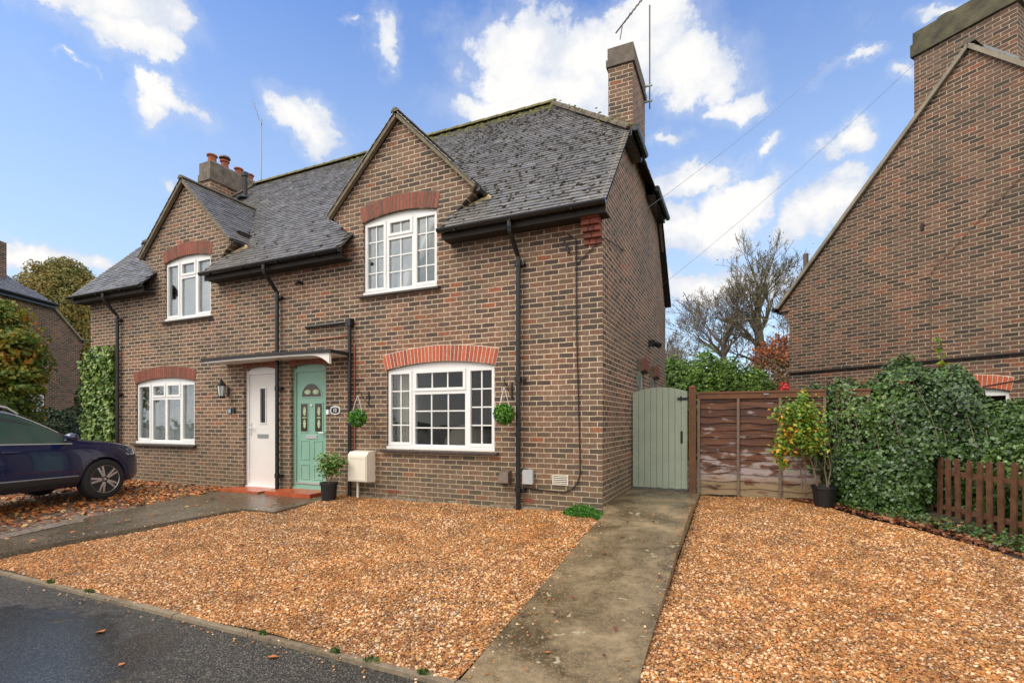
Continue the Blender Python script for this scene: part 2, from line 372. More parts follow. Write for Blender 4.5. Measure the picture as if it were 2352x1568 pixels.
# ------------------------------------------------------------------ ground and setting
def struct(o): o['kind'] = 'structure'; return o
def zl(y): return -1.285-.0855*(6.85-y)              # gravel in front of the house
def zr(y): return -1.19-.0745*(8.85-y)               # gravel beside the path
def zp(y): return -1.17-.114*max(6.85-y, 0)          # concrete path to the gate
def zd(y): return -1.30-.055*(6.85-y)                # leafy drive and the path to the doors
m_ = MB(); ys = [-300, 2.6, 6, 8.7, 9.6, 14, 40, 120, 420]; xs = [-400, -60, -20, -8, 0, 4, 12, 60, 400]
hz = {2.6: -1.76, 6: -1.76, 8.7: -1.70, 9.6: -1.25, -300: -1.76}
vs = [(x, y, hz.get(y, -1.25)) for y in ys for x in xs]
m_.add(vs, [(j*len(xs)+i, j*len(xs)+i+1, (j+1)*len(xs)+i+1, (j+1)*len(xs)+i) for j in range(len(ys)-1) for i in range(len(xs)-1)])
gm = mat('rough_grass_ground', (.05, .06, .025), .95, noise=.5, nscale=3, bump=.6, bscale=20)
struct(m_.build('ground', gm))
# road
def asphalt():
    m = bpy.data.materials.new('wet_asphalt'); m.use_nodes = True; n = N(m.node_tree); b = m.node_tree.nodes['Principled BSDF']
    tc = n.new('ShaderNodeNewGeometry').outputs['Position']
    sp = n.noise(tc, 260, 3, .7); v = n.new('ShaderNodeTexVoronoi', ins={'Vector': tc, 'Scale': 150.}); nb = n.noise(tc, 1.3, 4, .6); nb2 = n.noise(tc, 9, 5, .6)
    chips = n.rng(v.outputs['Color'], .82, .98)
    sc_ = n.new('ShaderNodeSeparateColor', ins={0: v.outputs['Color']})
    chips = n.rng(sc_.outputs[0], .70, .95)
    c = n.mix(chips, (.024, .021, .017, 1), (.22, .205, .18, 1))
    c = n.mix(n.rng(nb.outputs[0], .4, .65, 0., .45), c, (.030, .026, .018, 1))
    n.put(b.inputs['Base Color'], c)
    d = n.vmath('LENGTH', n.vmath('MULTIPLY', n.vmath('SUBTRACT', tc, (-4.9, 1.75, -1.66)), (.55, 1., 0)))
    pud = n.rng(n.math('ADD', d, n.math('MULTIPLY', n.math('SUBTRACT', nb.outputs[0], .5), 2.6)), .95, .80)
    n.put(b.inputs['Roughness'], n.math('MULTIPLY_ADD', pud, -.30, n.rng(nb2.outputs[0], .3, .7, .32, .50), clamp=True))
    n.put(b.inputs['Base Color'], n.mix(n.math('MULTIPLY', pud, .6), c, (.02, .02, .022, 1)))
    h = n.math('MULTIPLY', n.math('ADD', v.outputs['Distance'], sp.outputs[0]), n.rng(pud, 0., 1., 1., .12))
    n.put(b.inputs['Normal'], n.new('ShaderNodeBump', ins={'Strength': .55, 'Distance': .006, 'Height': h}))
    b.inputs['Specular IOR Level'].default_value = .5
    return m
m_ = MB().add([(-120, -60, -1.662), (120, -60, -1.662), (120, 2.72, -1.662), (-120, 2.72, -1.662)], [(0, 1, 2, 3)])
struct(m_.build('road', asphalt()))
def concrete(name, a, b_, spots=.5, rough=(.25, .6), dark=(.03, .028, .024), sc=1.):
    m = bpy.data.materials.new(name); m.use_nodes = True; n = N(m.node_tree); b = m.node_tree.nodes['Principled BSDF']
    tc = n.new('ShaderNodeNewGeometry').outputs['Position']
    n1 = n.noise(tc, 1.7*sc, 5, .65, .4); n2 = n.noise(tc, 14, 6, .7); v = n.new('ShaderNodeTexVoronoi', ins={'Vector': n.vmath('ADD', tc, n.noise(tc, 5, 2).outputs['Color']), 'Scale': 3.3}); n3 = n.noise(tc, 120, 3, .7)
    c = n.mix(n.rng(n1.outputs[0], .36, .64), (*a, 1), (*b_, 1))
    c = n.mix(n.rng(n2.outputs[0], .42, .75, 0., .6), c, (*dark, 1))
    sc2 = n.new('ShaderNodeSeparateColor', ins={0: v.outputs['Color']})
    sp = n.math('MULTIPLY', n.rng(v.outputs['Distance'], .20, .13), n.math('GREATER_THAN', sc2.outputs[0], .62))
    c = n.mix(n.math('MULTIPLY', sp, spots), c, (.40, .36, .26, 1))
    vv = n.new('ShaderNodeTexVoronoi', ins={'Vector': tc, 'Scale': 95.}); s3 = n.new('ShaderNodeSeparateColor', ins={0: vv.outputs['Color']})
    c = n.mix(n.math('MULTIPLY', n.math('GREATER_THAN', s3.outputs[0], .86), .55), c, (.30, .22, .13, 1))
    n.put(b.inputs['Base Color'], c); n.put(b.inputs['Roughness'], n.rng(n1.outputs[0], .35, .65, rough[0], rough[1]))
    n.put(b.inputs['Normal'], n.new('ShaderNodeBump', ins={'Strength': .45, 'Distance': .006, 'Height': n.math('ADD', n3.outputs[0], n2.outputs[0])}))
    return m
MC = concrete('aged_wet_concrete', (.080, .056, .026), (.30, .225, .13), .85, (.16, .48))
MC2 = concrete('smooth_wet_concrete', (.085, .072, .050), (.13, .11, .08), .15, (.10, .3))
MK = concrete('kerb_concrete', (.17, .13, .085), (.24, .19, .13), .2, (.5, .8))
m_ = MB(); m_.box(-60, 2.715, -2., -8.75, 2.785, -1.618)
k0 = MB()
for i in range(60):
    x0 = -30+i*.915
    if x0 > 29: break
    k0.box(x0+.004, 2.715, -2.0, x0+.911, 2.785, -1.634+random.uniform(-.003, .003))
struct(k0.build('kerb', MK))
# path to the gate: sloping slabs with a joint, flat beyond the corner
def slab(m_, x0, x1, y0, y1, z0, z1, t=.4, x0b=None, x1b=None):
    x0b = x0 if x0b is None else x0b; x1b = x1 if x1b is None else x1b
    m_.add([(x0, y0, z0-t), (x1, y0, z0-t), (x1b, y1, z1-t), (x0b, y1, z1-t), (x0, y0, z0), (x1, y0, z0), (x1b, y1, z1), (x0b, y1, z1)],
           [(0, 3, 2, 1), (4, 5, 6, 7), (0, 1, 5, 4), (1, 2, 6, 5), (2, 3, 7, 6), (3, 0, 4, 7)])
m_ = MB(); slab(m_, -1.62, -.57, 2.79, 6.34, zp(2.79), zp(6.34), x0b=-1.63, x1b=-.60); slab(m_, -1.63, -.60, 6.352, 6.846, zp(6.352), zp(6.846)); slab(m_, -1.725, -.60, 6.852, 14, -1.17, -1.15)
struct(m_.build('path', MC))
m_ = MB(); slab(m_, -8.98, -7.99, 2.79, 5.5, zd(2.79)-.03, zd(5.5)+.012, x1b=-7.12); slab(m_, -9.1, -6.43, 5.5, 6.848, zd(5.5)+.012, zd(6.85)+.014)
struct(m_.build('front_path', MC2))
# gravel
def sheet(name, poly, zf, mt, step=.25):
    import bmesh
    bm = bmesh.new(); fs = bm.faces.new([bm.verts.new((x, y, 0)) for x, y in poly])
    bmesh.ops.triangulate(bm, faces=[fs])
    xs_ = [p[0] for p in poly]; ys_ = [p[1] for p in poly]
    for ax, lo, hi in ((0, min(xs_), max(xs_)), (1, min(ys_), max(ys_))):
        c = lo+step
        while c < hi:
            co = [0, 0, 0]; no = [0, 0, 0]; co[ax] = c; no[ax] = 1
            bmesh.ops.bisect_plane(bm, geom=bm.verts[:]+bm.edges[:]+bm.faces[:], plane_co=co, plane_no=no); c += step
    for v in bm.verts:
        v.co.z = zf(v.co.y)+.014*math.sin(v.co.x*2.3+v.co.y)*math.sin(v.co.y*1.9-v.co.x*.7)+.008*math.sin(v.co.x*5.1)*math.sin(v.co.y*4.3+1)
    me = bpy.data.meshes.new(name); bm.to_mesh(me); bm.free(); me.materials.append(mt)
    if me.polygons[0].normal.z < 0: me.flip_normals()
    o = bpy.data.objects.new(name, me); C.objects.link(o); return o
GR = [(0, (.25, .085, .020)), (.16, (.44, .165, .036)), (.32, (.32, .115, .027)), (.45, (.56, .30, .10)), (.54, (.12, .052, .025)), (.64, (.48, .215, .056)), (.77, (.74, .55, .35)), (.83, (.36, .12, .035)), (.91, (.12, .085, .07)), (.95, (.80, .70, .55)), (1, (.28, .24, .20))]
def gravel_base():
    m = bpy.data.materials.new('gravel_bed'); m.use_nodes = True; n = N(m.node_tree); b = m.node_tree.nodes['Principled BSDF']
    tc = n.new('ShaderNodeNewGeometry').outputs['Position']
    v = n.new('ShaderNodeTexVoronoi', ins={'Vector': tc, 'Scale': 62.}); s3 = n.new('ShaderNodeSeparateColor', ins={0: v.outputs['Color']})
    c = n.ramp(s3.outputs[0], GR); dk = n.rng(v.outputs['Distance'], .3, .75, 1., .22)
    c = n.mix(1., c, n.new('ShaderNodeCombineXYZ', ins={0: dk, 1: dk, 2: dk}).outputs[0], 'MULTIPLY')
    n.put(b.inputs['Base Color'], c); b.inputs['Roughness'].default_value = .5
    n.put(b.inputs['Normal'], n.new('ShaderNodeBump', ins={'Strength': 1., 'Distance': .012, 'Height': n.math('SUBTRACT', 1., v.outputs['Distance'])}))
    return m
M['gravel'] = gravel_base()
M['stones'] = island_mat('flint_pebbles', GR, .36, .34, 3.0, .15, 200, per_object=True, spec=.5, big=.30)
GL = [(-1.64, 2.77), (-1.65, 6.848), (-6.42, 6.848), (-6.42, 5.5), (-7.11, 5.48), (-7.98, 2.77)]
GRT = [(-.58, 2.77), (-.59, 8.83), (.80, 8.83), (1.13, 8.48), (1.53, 7.90), (1.91, 7.52), (2.31, 6.90), (2.65, 6.35), (3.3, 5.5), (4.3, 4.0), (5.2, 2.77)]
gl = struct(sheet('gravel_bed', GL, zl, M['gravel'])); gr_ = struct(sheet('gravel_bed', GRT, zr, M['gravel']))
dr = mat('grey_drive_setts', (.21, .165, .135), .5, noise=.5, nscale=18, bump=1., bscale=14)
struct(sheet('drive', [(-8.7, 2.75), (-8.8, 5.5), (-9.05, 6.848), (-14.1, 6.848), (-17, 9.5), (-24, 9), (-30, 2.75)], lambda y: zd(y)-.012, dr, .6))
struct(sheet('flower_bed', [(.80, 8.83), (1.13, 8.48), (1.53, 7.90), (1.91, 7.52), (2.31, 6.90), (2.65, 6.35), (3.3, 5.5), (4.3, 4.0), (5.2, 2.79), (9, 2.79), (9, 12), (.8, 12)], lambda y: zr(min(y, 8.8))-.01, M['soil'], .8))
# pebbles
def pebble():
    import bmesh
    bm = bmesh.new(); bmesh.ops.create_icosphere(bm, subdivisions=1, radius=1)
    for v in bm.verts: v.co *= random.uniform(.78, 1.15); v.co.z *= .62; v.co.x *= 1.2
    me = bpy.data.meshes.new('pebble'); bm.to_mesh(me); bm.free(); me.materials.append(M['stones']); return me
PEB = pebble()
def gn_scatter(o, name, label, dens, smin, smax):
    vc = o.data
    att = vc.attributes.new('near', 'FLOAT', 'POINT')
    co = np.empty(len(vc.vertices)*3); vc.vertices.foreach_get('co', co); co = co.reshape(-1, 3)
    d = np.linalg.norm(co[:, :2], axis=1)
    att.data.foreach_set('value', np.clip(1.15-(d-3)/9, .45, 1.).astype(np.float32))
    s = o.copy(); s.name = name; C.objects.link(s)
    src = bpy.data.objects.new('pebble', PEB)
    ng = bpy.data.node_groups.new('gravel_scatter', 'GeometryNodeTree')
    ng.interface.new_socket('Geometry', in_out='INPUT', socket_type='NodeSocketGeometry'); ng.interface.new_socket('Geometry', in_out='OUTPUT', socket_type='NodeSocketGeometry')
    N_, L = ng.nodes, ng.links
    gi = N_.new('NodeGroupInput'); go = N_.new('NodeGroupOutput')
    dp = N_.new('GeometryNodeDistributePointsOnFaces'); na = N_.new('GeometryNodeInputNamedAttribute'); na.data_type = 'FLOAT'; na.inputs[0].default_value = 'near'
    mu = N_.new('ShaderNodeMath'); mu.operation = 'MULTIPLY'; mu.inputs[1].default_value = dens
    L.new(na.outputs[0], mu.inputs[0]); L.new(mu.outputs[0], dp.inputs['Density'])
    L.new(gi.outputs[0], dp.inputs['Mesh'])
    ip = N_.new('GeometryNodeInstanceOnPoints'); L.new(dp.outputs['Points'], ip.inputs['Points'])
    ic = N_.new('GeometryNodeObjectInfo'); ic.inputs[0].default_value = src; L.new(ic.outputs['Geometry'], ip.inputs['Instance'])
    rr = N_.new('FunctionNodeRandomValue'); rr.data_type = 'FLOAT_VECTOR'; rr.inputs[0].default_value = (-.45, -.45, 0); rr.inputs[1].default_value = (.45, .45, 6.28)
    L.new(rr.outputs[0], ip.inputs['Rotation'])
    rs = N_.new('FunctionNodeRandomValue'); rs.data_type = 'FLOAT'; rs.inputs[2].default_value = smin; rs.inputs[3].default_value = smax
    rs2 = N_.new('FunctionNodeRandomValue'); rs2.data_type = 'FLOAT'; rs2.inputs[2].default_value = .55; rs2.inputs[3].default_value = 1.0; rs2.inputs['Seed'].default_value = 5
    mm = N_.new('ShaderNodeMath'); mm.operation = 'MULTIPLY'; L.new(rs.outputs[1], mm.inputs[0]); L.new(rs2.outputs[1], mm.inputs[1])
    L.new(mm.outputs[0], ip.inputs['Scale'])
    L.new(ip.outputs[0], go.inputs[0])
    md = s.modifiers.new('scatter', 'NODES'); md.node_group = ng
    s.location.z += .004
    if 'kind' in s: del s['kind']
    return tag(s, label, 'gravel', None, 'stuff')
gn_scatter(gl, 'gravel', 'orange flint gravel spread in front of the brick house', 4300, .0055, .0175)
gn_scatter(gr_, 'gravel', 'orange flint gravel spread between the concrete path and the ivy', 4300, .0055, .0175)
for nm, poly, zf, dn in (('left edge of the concrete path', [(-1.63, 2.8), (-1.38, 2.8), (-1.50, 6.5), (-1.63, 6.5)], lambda y: zp(y)+.003, 260), ('right edge of the concrete path', [(-.70, 2.8), (-.58, 2.8), (-.61, 8.2), (-.70, 8.2)], lambda y: zp(y)+.003, 130), ('kerb and asphalt edge', [(-6.5, 2.58), (-.6, 2.58), (-.6, 2.78), (-6.5, 2.78)], lambda y: -1.66 if y < 2.7 else -1.63, 110), ('wet path to the front doors', [(-8.2, 2.8), (-7.95, 2.8), (-7.0, 5.5), (-6.5, 5.5), (-6.5, 5.7), (-7.25, 5.7)], lambda y: zd(y)+.005, 160)):
    tmp = sheet('spill', poly, zf, M['gravel'], .3); gn_scatter(tmp, 'gravel', 'stray orange pebbles spilled along the '+nm, dn, .006, .014); bpy.data.objects.remove(tmp)

M['stained'] = mat('pale_green_stained_glass', (.42, .52, .30), .25, noise=.3, nscale=20)
# ------------------------------------------------------------------ the semi-detached house
YF = 6.85; XR, XL = -1.73, -14.1; EY, EZ, PS = 6.55, 2.93, 1.08; RY, RZ = 9.955, 6.60
def zroof(y): return EZ+PS*(y-EY)
house = thing('semi_detached_house', 'long brown brick semi-detached house with two front gables and dark tiled roof', 'house', (-7.9, YF, -1.3))
CX = (-5.14, -10.6)
def light_pane(par, x0, x1, z0, z1, y, nx, nz, gm_, frames, sash, bars):
    """one light of a window: outer frame ring, sash ring, glass and glazing bars"""
    f = .034; s_ = .045
    def ring(m_, a, b, c, d, wd, ya, yb):
        m_.box(a, ya, c, b, yb, c+wd); m_.box(a, ya, d-wd, b, yb, d); m_.box(a, ya, c+wd, a+wd, yb, d-wd); m_.box(b-wd, ya, c+wd, b, yb, d-wd)
    ring(frames, x0, x1, z0, z1, f, y, y+.07)
    if sash: ring(sash_mb, x0+f-.012, x1-f+.012, z0+f-.012, z1-f+.012, s_, y-.014, y+.05)
    k = f+(s_-.012 if sash else 0)
    a, b, c, d = x0+k, x1-k, z0+k, z1-k
    glass_mb.box(a-.004, y+.022, c-.004, b+.004, y+.028, d+.004)
    t = .010
    for i in range(1, nx): xx = a+(b-a)*i/nx; bars.box(xx-t, y+.012, c, xx+t, y+.036, d)
    for i in range(1, nz): zz = c+(d-c)*i/nz; bars.box(a, y+.0135, zz-t, b, y+.0345, zz+t)
def window(par, x0, x1, z0, z1, rise, lights, gm_, inside='dark', y=YF+.05, arch=('arch_brick', 'mortar'), ht=.255, local=False, sill=True):
    global sash_mb, glass_mb
    fr = MB(); sash_mb = MB(); glass_mb = MB(); bars = MB()
    W_, H_ = x1-x0, z1-z0
    for (a, b, c, d, nx, nz, sa) in lights:
        light_pane(par, x0+W_*a, x0+W_*b, z0+H_*c, z0+H_*d, y, nx, nz, gm_, fr, sa, bars)
    if rise: # filled head under the arch
        cur = arc(x0, x1, z1, rise)
        fr.prism([(x0, z1+.0005)]+[(x, zz-.0015+.002) for x, zz in cur]+[(x1, z1+.0005)], y+.001, y+.068)
    fr.box(x0-.01, y-.045, z0-.045, x1+.01, y+.069, z0-.0005)
    o = fr.build('window', M['upvc'], par, local=local)
    sash_mb.build('sash', M['upvc'], o, local=local) if sash_mb.v else None
    glass_mb.build('pane', gm_, o, local=local)
    if bars.v: bars.build('glazing_bars', M['upvc'], o, local=local)
    if sill:
        s = MB(); s.add([(x0-.07, y-.13, z0-.095), (x1+.07, y-.13, z0-.095), (x1+.07, y+.05, z0-.095), (x0-.07, y+.05, z0-.095),
                         (x0-.07, y-.13, z0-.065), (x1+.07, y-.13, z0-.065), (x1+.07, y+.05, z0-.046), (x0-.07, y+.05, z0-.046)],
                        [(0, 3, 2, 1), (4, 5, 6, 7), (0, 1, 5, 4), (1, 2, 6, 5), (2, 3, 7, 6), (3, 0, 4, 7)])
        s.build('window_sill', M['sill'], o, local=local)
    # the room behind
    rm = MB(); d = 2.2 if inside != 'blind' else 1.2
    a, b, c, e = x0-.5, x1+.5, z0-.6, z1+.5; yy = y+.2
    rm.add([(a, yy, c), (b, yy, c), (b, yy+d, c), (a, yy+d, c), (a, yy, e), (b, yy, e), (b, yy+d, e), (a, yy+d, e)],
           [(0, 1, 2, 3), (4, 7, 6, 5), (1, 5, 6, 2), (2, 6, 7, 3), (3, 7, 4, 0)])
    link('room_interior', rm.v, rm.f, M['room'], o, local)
    return o
def curtain(par, x0, x1, z0, z1, y, amp=.02, mt='curtain', folds=6, local=False):
    v = []; k = folds*6
    for j in range(2):
        for i in range(k+1):
            t = i/k; v.append((x0+(x1-x0)*t, y+amp*math.sin(t*folds*2*math.pi)+.006*math.sin(i*1.7), z0 if j == 0 else z1))
    v2 = [(a, b+.012, c) for a, b, c in v]
    f = [(i, i+1, k+2+i, k+1+i) for i in range(k)]
    link('curtain', v+v2, f+[tuple(q+2*(k+1) for q in t)[::-1] for t in f], M[mt], par, local, smooth=True)
LOW = (-5.40, -3.38, -.405, .855); LOWL = (-12.33, -10.31, -.43, .84)
UPR = (-5.895, -4.405, 2.20, 3.39); UPL = (-11.30, -9.81, 2.20, 3.39)
def hole(w_, rise): x0, x1, z0, z1 = w_; return [(x0, z0-.045), (x1, z0-.045)]+arc(x0, x1, z1, rise)[::-1]
DG = (-7.60, -6.73, -1.20, 1.00); DW = (-8.86, -7.99, -1.24, 1.00)
def dh(w_): x0, x1, z0, z1 = w_; return [(x0, z0-.06), (x1, z0-.06)]+arc(x0, x1, z1, .05, 8)[::-1]
def gable_pts(cx):     # right to left over a front gable
    return [(cx+.98, 3.20), (cx+.99, 3.22), (cx+1.10, 3.30), (cx+1.24, 3.42), (cx+1.34, 3.50), (cx+1.42, 3.585), (cx, 4.985), (cx-1.42, 3.585), (cx-1.34, 3.50), (cx-1.24, 3.42), (cx-1.10, 3.30), (cx-.99, 3.22), (cx-.98, 3.20)]
outer = [(XL, -1.75), (XR, -1.75), (XR, 3.20)]+gable_pts(CX[0])+gable_pts(CX[1])+[(XL, 3.20)]
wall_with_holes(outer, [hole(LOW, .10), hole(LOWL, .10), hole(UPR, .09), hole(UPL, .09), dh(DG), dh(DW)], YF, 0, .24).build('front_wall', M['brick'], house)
# gable-end walls
def end_wall(x, t, name, wins=()):
    o_ = [(YF+.245 if t < 0 else YF+.245, -1.75), (13.06, -1.75), (13.06, 2.95), (11.80, 4.62), (8.12, 4.62), (YF+.245, 3.40)]
    o_[0] = (YF+.2405, -1.75); o_[-1] = (YF+.2405, zroof(YF+.24)-.06)
    return wall_with_holes(o_, [[(a, c), (b, c)]+arc(a, b, d, .05, 8)[::-1] for a, b, c, d in wins], x, 0, t, 'x')
SW = [(9.42, 10.12, .1, .93), (10.85, 11.6, .1, .93)]
ew = end_wall(XR-.0, -.24, 'gable_wall', SW)
# mesh coordinates: x = XR .. XR-.24, start 1 mm behind the front wall's reveal
o = ew.build('gable_wall', M['brick'], house)
end_wall(XL, .24, 'gable_wall').build('gable_wall', M['brick'], house)
wall_with_holes([(XL, -1.75), (XR, -1.75), (XR, 2.9), (XL, 2.9)], [], 13.062, 0, .2).build('rear_wall', M['brick'], house)
for a, b, c, d in SW:
    f_ = MB(); f_.prism([(a, c), (b, c)]+arc(a, b, d, .05, 8)[::-1], XR-.09, XR-.03, 'x')
    w2 = f_.build('window', M['upvc'], house)
    MB().box(XR-.0295, a+.08, c+.08, XR-.026, b-.08, d-.03).build('pane', M['glass'], w2)
    arch_ring(w2, a, b, d, .05, .23, XR, M['arch_brick_old'], M['mortar_old'], .03, 'x', proud=-.004)
# windows
L3 = [(0, .25, 0, 1, 2, 4, True), (.25, .75, .70, 1, 3, 1, True), (.25, .75, 0, .70, 3, 3, False), (.75, 1, 0, 1, 2, 4, True)]
w1 = window(house, *LOW, .10, L3, M['glass'])
curtain(w1, -5.34, -5.10, -.55, 1.0, YF+.22, folds=3)
for (cx, cy, cz, rx, rz) in ((-4.35, 7.8, -.45, .45, .42),):
    b = MB(); b.lathe([(rx*math.sin(t), -rz*math.cos(t)) for t in [i*math.pi/10 for i in range(1, 10)]], (cx, cy, cz), 20); b.build('armchair_back', M['sofa'], w1, smooth=True)
arch_ring(w1, -5.42, -3.36, .86, .10, .255, YF, M['arch_brick'], M['mortar'], .06)
LU = [(0, .32, 0, 1, 2, 4, True), (.32, .68, .74, 1, 2, 1, True), (.32, .68, 0, .74, 2, 3, False), (.68, 1, 0, 1, 2, 4, True)]
w2 = window(house, *UPR, .09, LU, M['glass_upper'])
MB().box(-6.1, YF+.42, 2.1, -4.2, YF+.43, 3.6).build('sky_tone_backing', M['sky_tone_cloth'], w2)  # backing added behind the panes for a reflected-sky grey
curtain(w2, -5.86, -5.50, 2.1, 3.5, YF+.33, folds=4)
arch_ring(w2, -5.91, -4.39, 3.395, .09, .27, YF, M['arch_brick_old'], M['mortar_old'], .05)
LUL = [(0, .31, 0, 1, 1, 1, True), (.31, .66, .72, 1, 1, 1, True), (.31, .66, 0, .72, 1, 1, False), (.66, 1, 0, 1, 1, 1, True)]
w3 = window(house, *UPL, .09, LUL, M['glass_upper'])
MB().box(-11.5, YF+.22, 2.1, -9.6, YF+.23, 3.6).build('sky_tone_panel', M['sky_tone_cloth'], w3)  # added cloth that greys the panes like reflected sky
arch_ring(w3, -11.315, -9.795, 3.395, .09, .27, YF, M['arch_brick_old'], M['mortar_old'], .05)
LL = [(0, .25, 0, 1, 1, 1, True), (.25, .5, .74, 1, 1, 1, True), (.25, .5, 0, .74, 1, 1, False), (.5, .75, .74, 1, 1, 1, True), (.5, .75, 0, .74, 1, 1, False), (.75, 1, 0, 1, 1, 1, True)]
w4 = window(house, *LOWL, .10, LL, M['glass'], inside='blind')
bl = MB()
for i in range(27):
    zz = -.42+i*.048
    for a, b in ((-12.28, -11.87), (-11.80, -11.35), (-11.29, -10.84), (-10.77, -10.36)):
        bl.add([(a, YF+.20, zz), (b, YF+.20, zz), (b, YF+.245, zz+.034), (a, YF+.245, zz+.034), (a, YF+.20, zz-.004), (b, YF+.20, zz-.004), (b, YF+.245, zz+.030), (a, YF+.245, zz+.030)],
               [(0, 1, 2, 3), (7, 6, 5, 4), (0, 4, 5, 1)])
for a in (-12.28, -11.84, -11.32, -10.80, -10.36): bl.box(a-.02, YF+.19, -.45, a+.02, YF+.25, .9)
bl.build('shutter_blind', M['blind'], w4)
arch_ring(w4, -12.35, -10.29, .845, .10, .25, YF, M['arch_brick_old'], M['mortar_old'], .05)
# doors ------------------------------------------------------------
def door(w_, mt, fm, name, label, kind):
    x0, x1, z0, z1 = w_; y = YF+.075
    f = MB(); t = .065
    f.box(x0, y, z0, x0+t, y+.08, z1); f.box(x1-t, y, z0, x1, y+.08, z1)
    f.prism([(x0+t, z1-t*.4)]+[(x, z) for x, z in arc(x0, x1, z1, .05, 8) if x0+t < x < x1-t]+[(x1-t, z1-t*.4)], y, y+.08)
    f.box(x0+t, y, z1-t*1.3, x1-t, y+.079, z1-t*.4); f.box(x0, y-.03, z0-.045, x1, y+.08, z0-.001)
    f.box(x0+t, y+.002, z0, x1-t, y+.079, z0+.05)
    fr = f.build('door_frame', fm, house)
    a, b, c, d = x0+t+.004, x1-t-.004, z0+.052, z1-t*1.3-.003
    lf = MB()
    if kind == 'white':
        g0, g1, h0, h1 = a+.30, a+.44, z0+1.22, z0+1.88
        lf.box(a, y+.02, c, g0, y+.07, d); lf.box(g1, y+.02, c, b, y+.07, d); lf.box(g0, y+.02, c, g1, y+.07, h0); lf.box(g0, y+.02, h1, g1, y+.07, d)
        lf.box(g0-.025, y+.008, h0-.025, g1+.025, y+.0195, h0); lf.box(g0-.025, y+.008, h1, g1+.025, y+.0195, h1+.025); lf.box(g0-.025, y+.008, h0, g0, y+.0195, h1); lf.box(g1, y+.008, h0, g1+.025, y+.0195, h1)
    else:
        lf.box(a, y+.02, c, b, y+.07, d)
        cx = (a+b)/2
        for p0, p1, q0, q1 in ((cx-.27, cx-.05, z0+.14, z0+.42), (cx+.05, cx+.27, z0+.14, z0+.42), (cx-.27, cx-.05, z0+.50, z0+.86), (cx+.05, cx+.27, z0+.50, z0+.86)):
            for bx in ((p0, q0, p1, q0+.018), (p0, q1-.018, p1, q1), (p0, q0+.018, p0+.018, q1-.018), (p1-.018, q0+.018, p1, q1-.018)): lf.box(bx[0], y+.011, bx[1], bx[2], y+.0195, bx[3])
    dl = lf.build('door', mt, house, label)
    if kind == 'white':
        MB().box(g0+.001, y+.036, h0, g1-.001, y+.042, h1).build('pane', M['black'], dl)
        MB().box(a+.23, y+.005, z0+.93, a+.51, y+.0195, z0+1.0).build('letterbox', M['grey_metal'], dl)
        hd = MB(); hd.box(a+.03, y+.006, z0+.98, a+.06, y+.0195, z0+1.22); hd.tube([(a+.045, y+.01, z0+1.12), (a+.045, y-.03, z0+1.12), (a+.15, y-.03, z0+1.12)], .011, 8); hd.build('door_handle', M['chrome'], dl)
        MB().box(x0+t, y-.012, z0+.0, x1-t, y-.001, z0+.045).build('weather_bar', M['upvc'], dl)
    else:
        G = MB(); fl = MB()
        cx = (a+b)/2; zc = z0+1.66; r_ = .235
        half = [(cx+r_*math.cos(t_), zc+r_*1.0*math.sin(t_)) for t_ in [i*math.pi/16 for i in range(17)]]
        G.prism(half, y+.0165, y+.0185)
        rim = [(cx+(r_+.02)*math.cos(t_), zc+(r_+.02)*math.sin(t_)) for t_ in [i*math.pi/16 for i in range(17)]]
        R_ = MB(); R_.prism(rim+half[::-1], y+.010, y+.0195); R_.box(cx-r_-.02, y+.010, zc-.022, cx+r_+.02, y+.0195, zc-.001)
        for sx in (-1, 1):
            p0, p1 = cx+sx*.175-.085, cx+sx*.175+.085; q0, q1 = z0+1.02, z0+1.53
            G.box(p0, y+.0165, q0, p1, y+.0185, q1)
            R_.box(p0-.02, y+.010, q0-.02, p1+.02, y+.0195, q0); R_.box(p0-.02, y+.010, q1, p1+.02, y+.0195, q1+.02); R_.box(p0-.02, y+.010, q0, p0, y+.0195, q1); R_.box(p1, y+.010, q0, p1+.02, y+.0195, q1)
            for zz in (q0+.14, q1-.14):
                xm = (p0+p1)/2; fl.prism([(xm+.034*math.cos(t_)*abs(math.cos(t_))**.3, zz+.085*math.sin(t_)) for t_ in [i*math.pi/8 for i in range(16)]], y+.0145, y+.0163)
            MB().prism([(cx+sx*.10+.075*math.cos(t_), zc+.085+.045*math.sin(t_)) for t_ in [i*math.pi/8 for i in range(16)]], y+.0145, y+.0163).build('fanlight_petal', M['stained'], dl)
            xm = (p0+p1)/2; fl.prism([(xm+.055*math.cos(t_), (q0+q1)/2+.013*math.sin(t_)) for t_ in [i*math.pi/6 for i in range(12)]], y+.0145, y+.0163)
        R_.build('glazing_rim', mt, dl); pn = G.build('leaded_pane', mat('dark_leaded_glass', (.05, .035, .028), .2), dl)
        fl.build('stained_glass_motif', M['stained'], dl)
        MB().box(cx-.13, y+.005, z0+.93, cx+.13, y+.0195, z0+.955).box(cx-.13, y+.008, z0+.885, cx+.13, y+.0195, z0+.93).build('letterbox', M['chrome'], dl)
        MB().lathe([(.02, 0), (.028, .01), (.018, .02)], (cx, y+.0, z0+1.50), 12, 1).build('door_knocker', M['chrome'], dl)
        MB().box(a+.0, y-.014, z0+.055, b, y+.018, z0+.085).build('weather_bar', M['chrome'], dl)
        MB().tube([(b-.04, y+.02, z0+1.0), (b-.04, y-.03, z0+1.0), (b-.14, y-.03, z0+1.0)], .011, 8).build('door_handle', M['chrome'], dl)
door(DW, M['cream_door'], M['upvc'], 'door', 'cream front door with a tall slit pane', 'white')
door(DG, M['green_door'], M['green_door'], 'door', 'sage green front door with leaded fanlight', 'green')
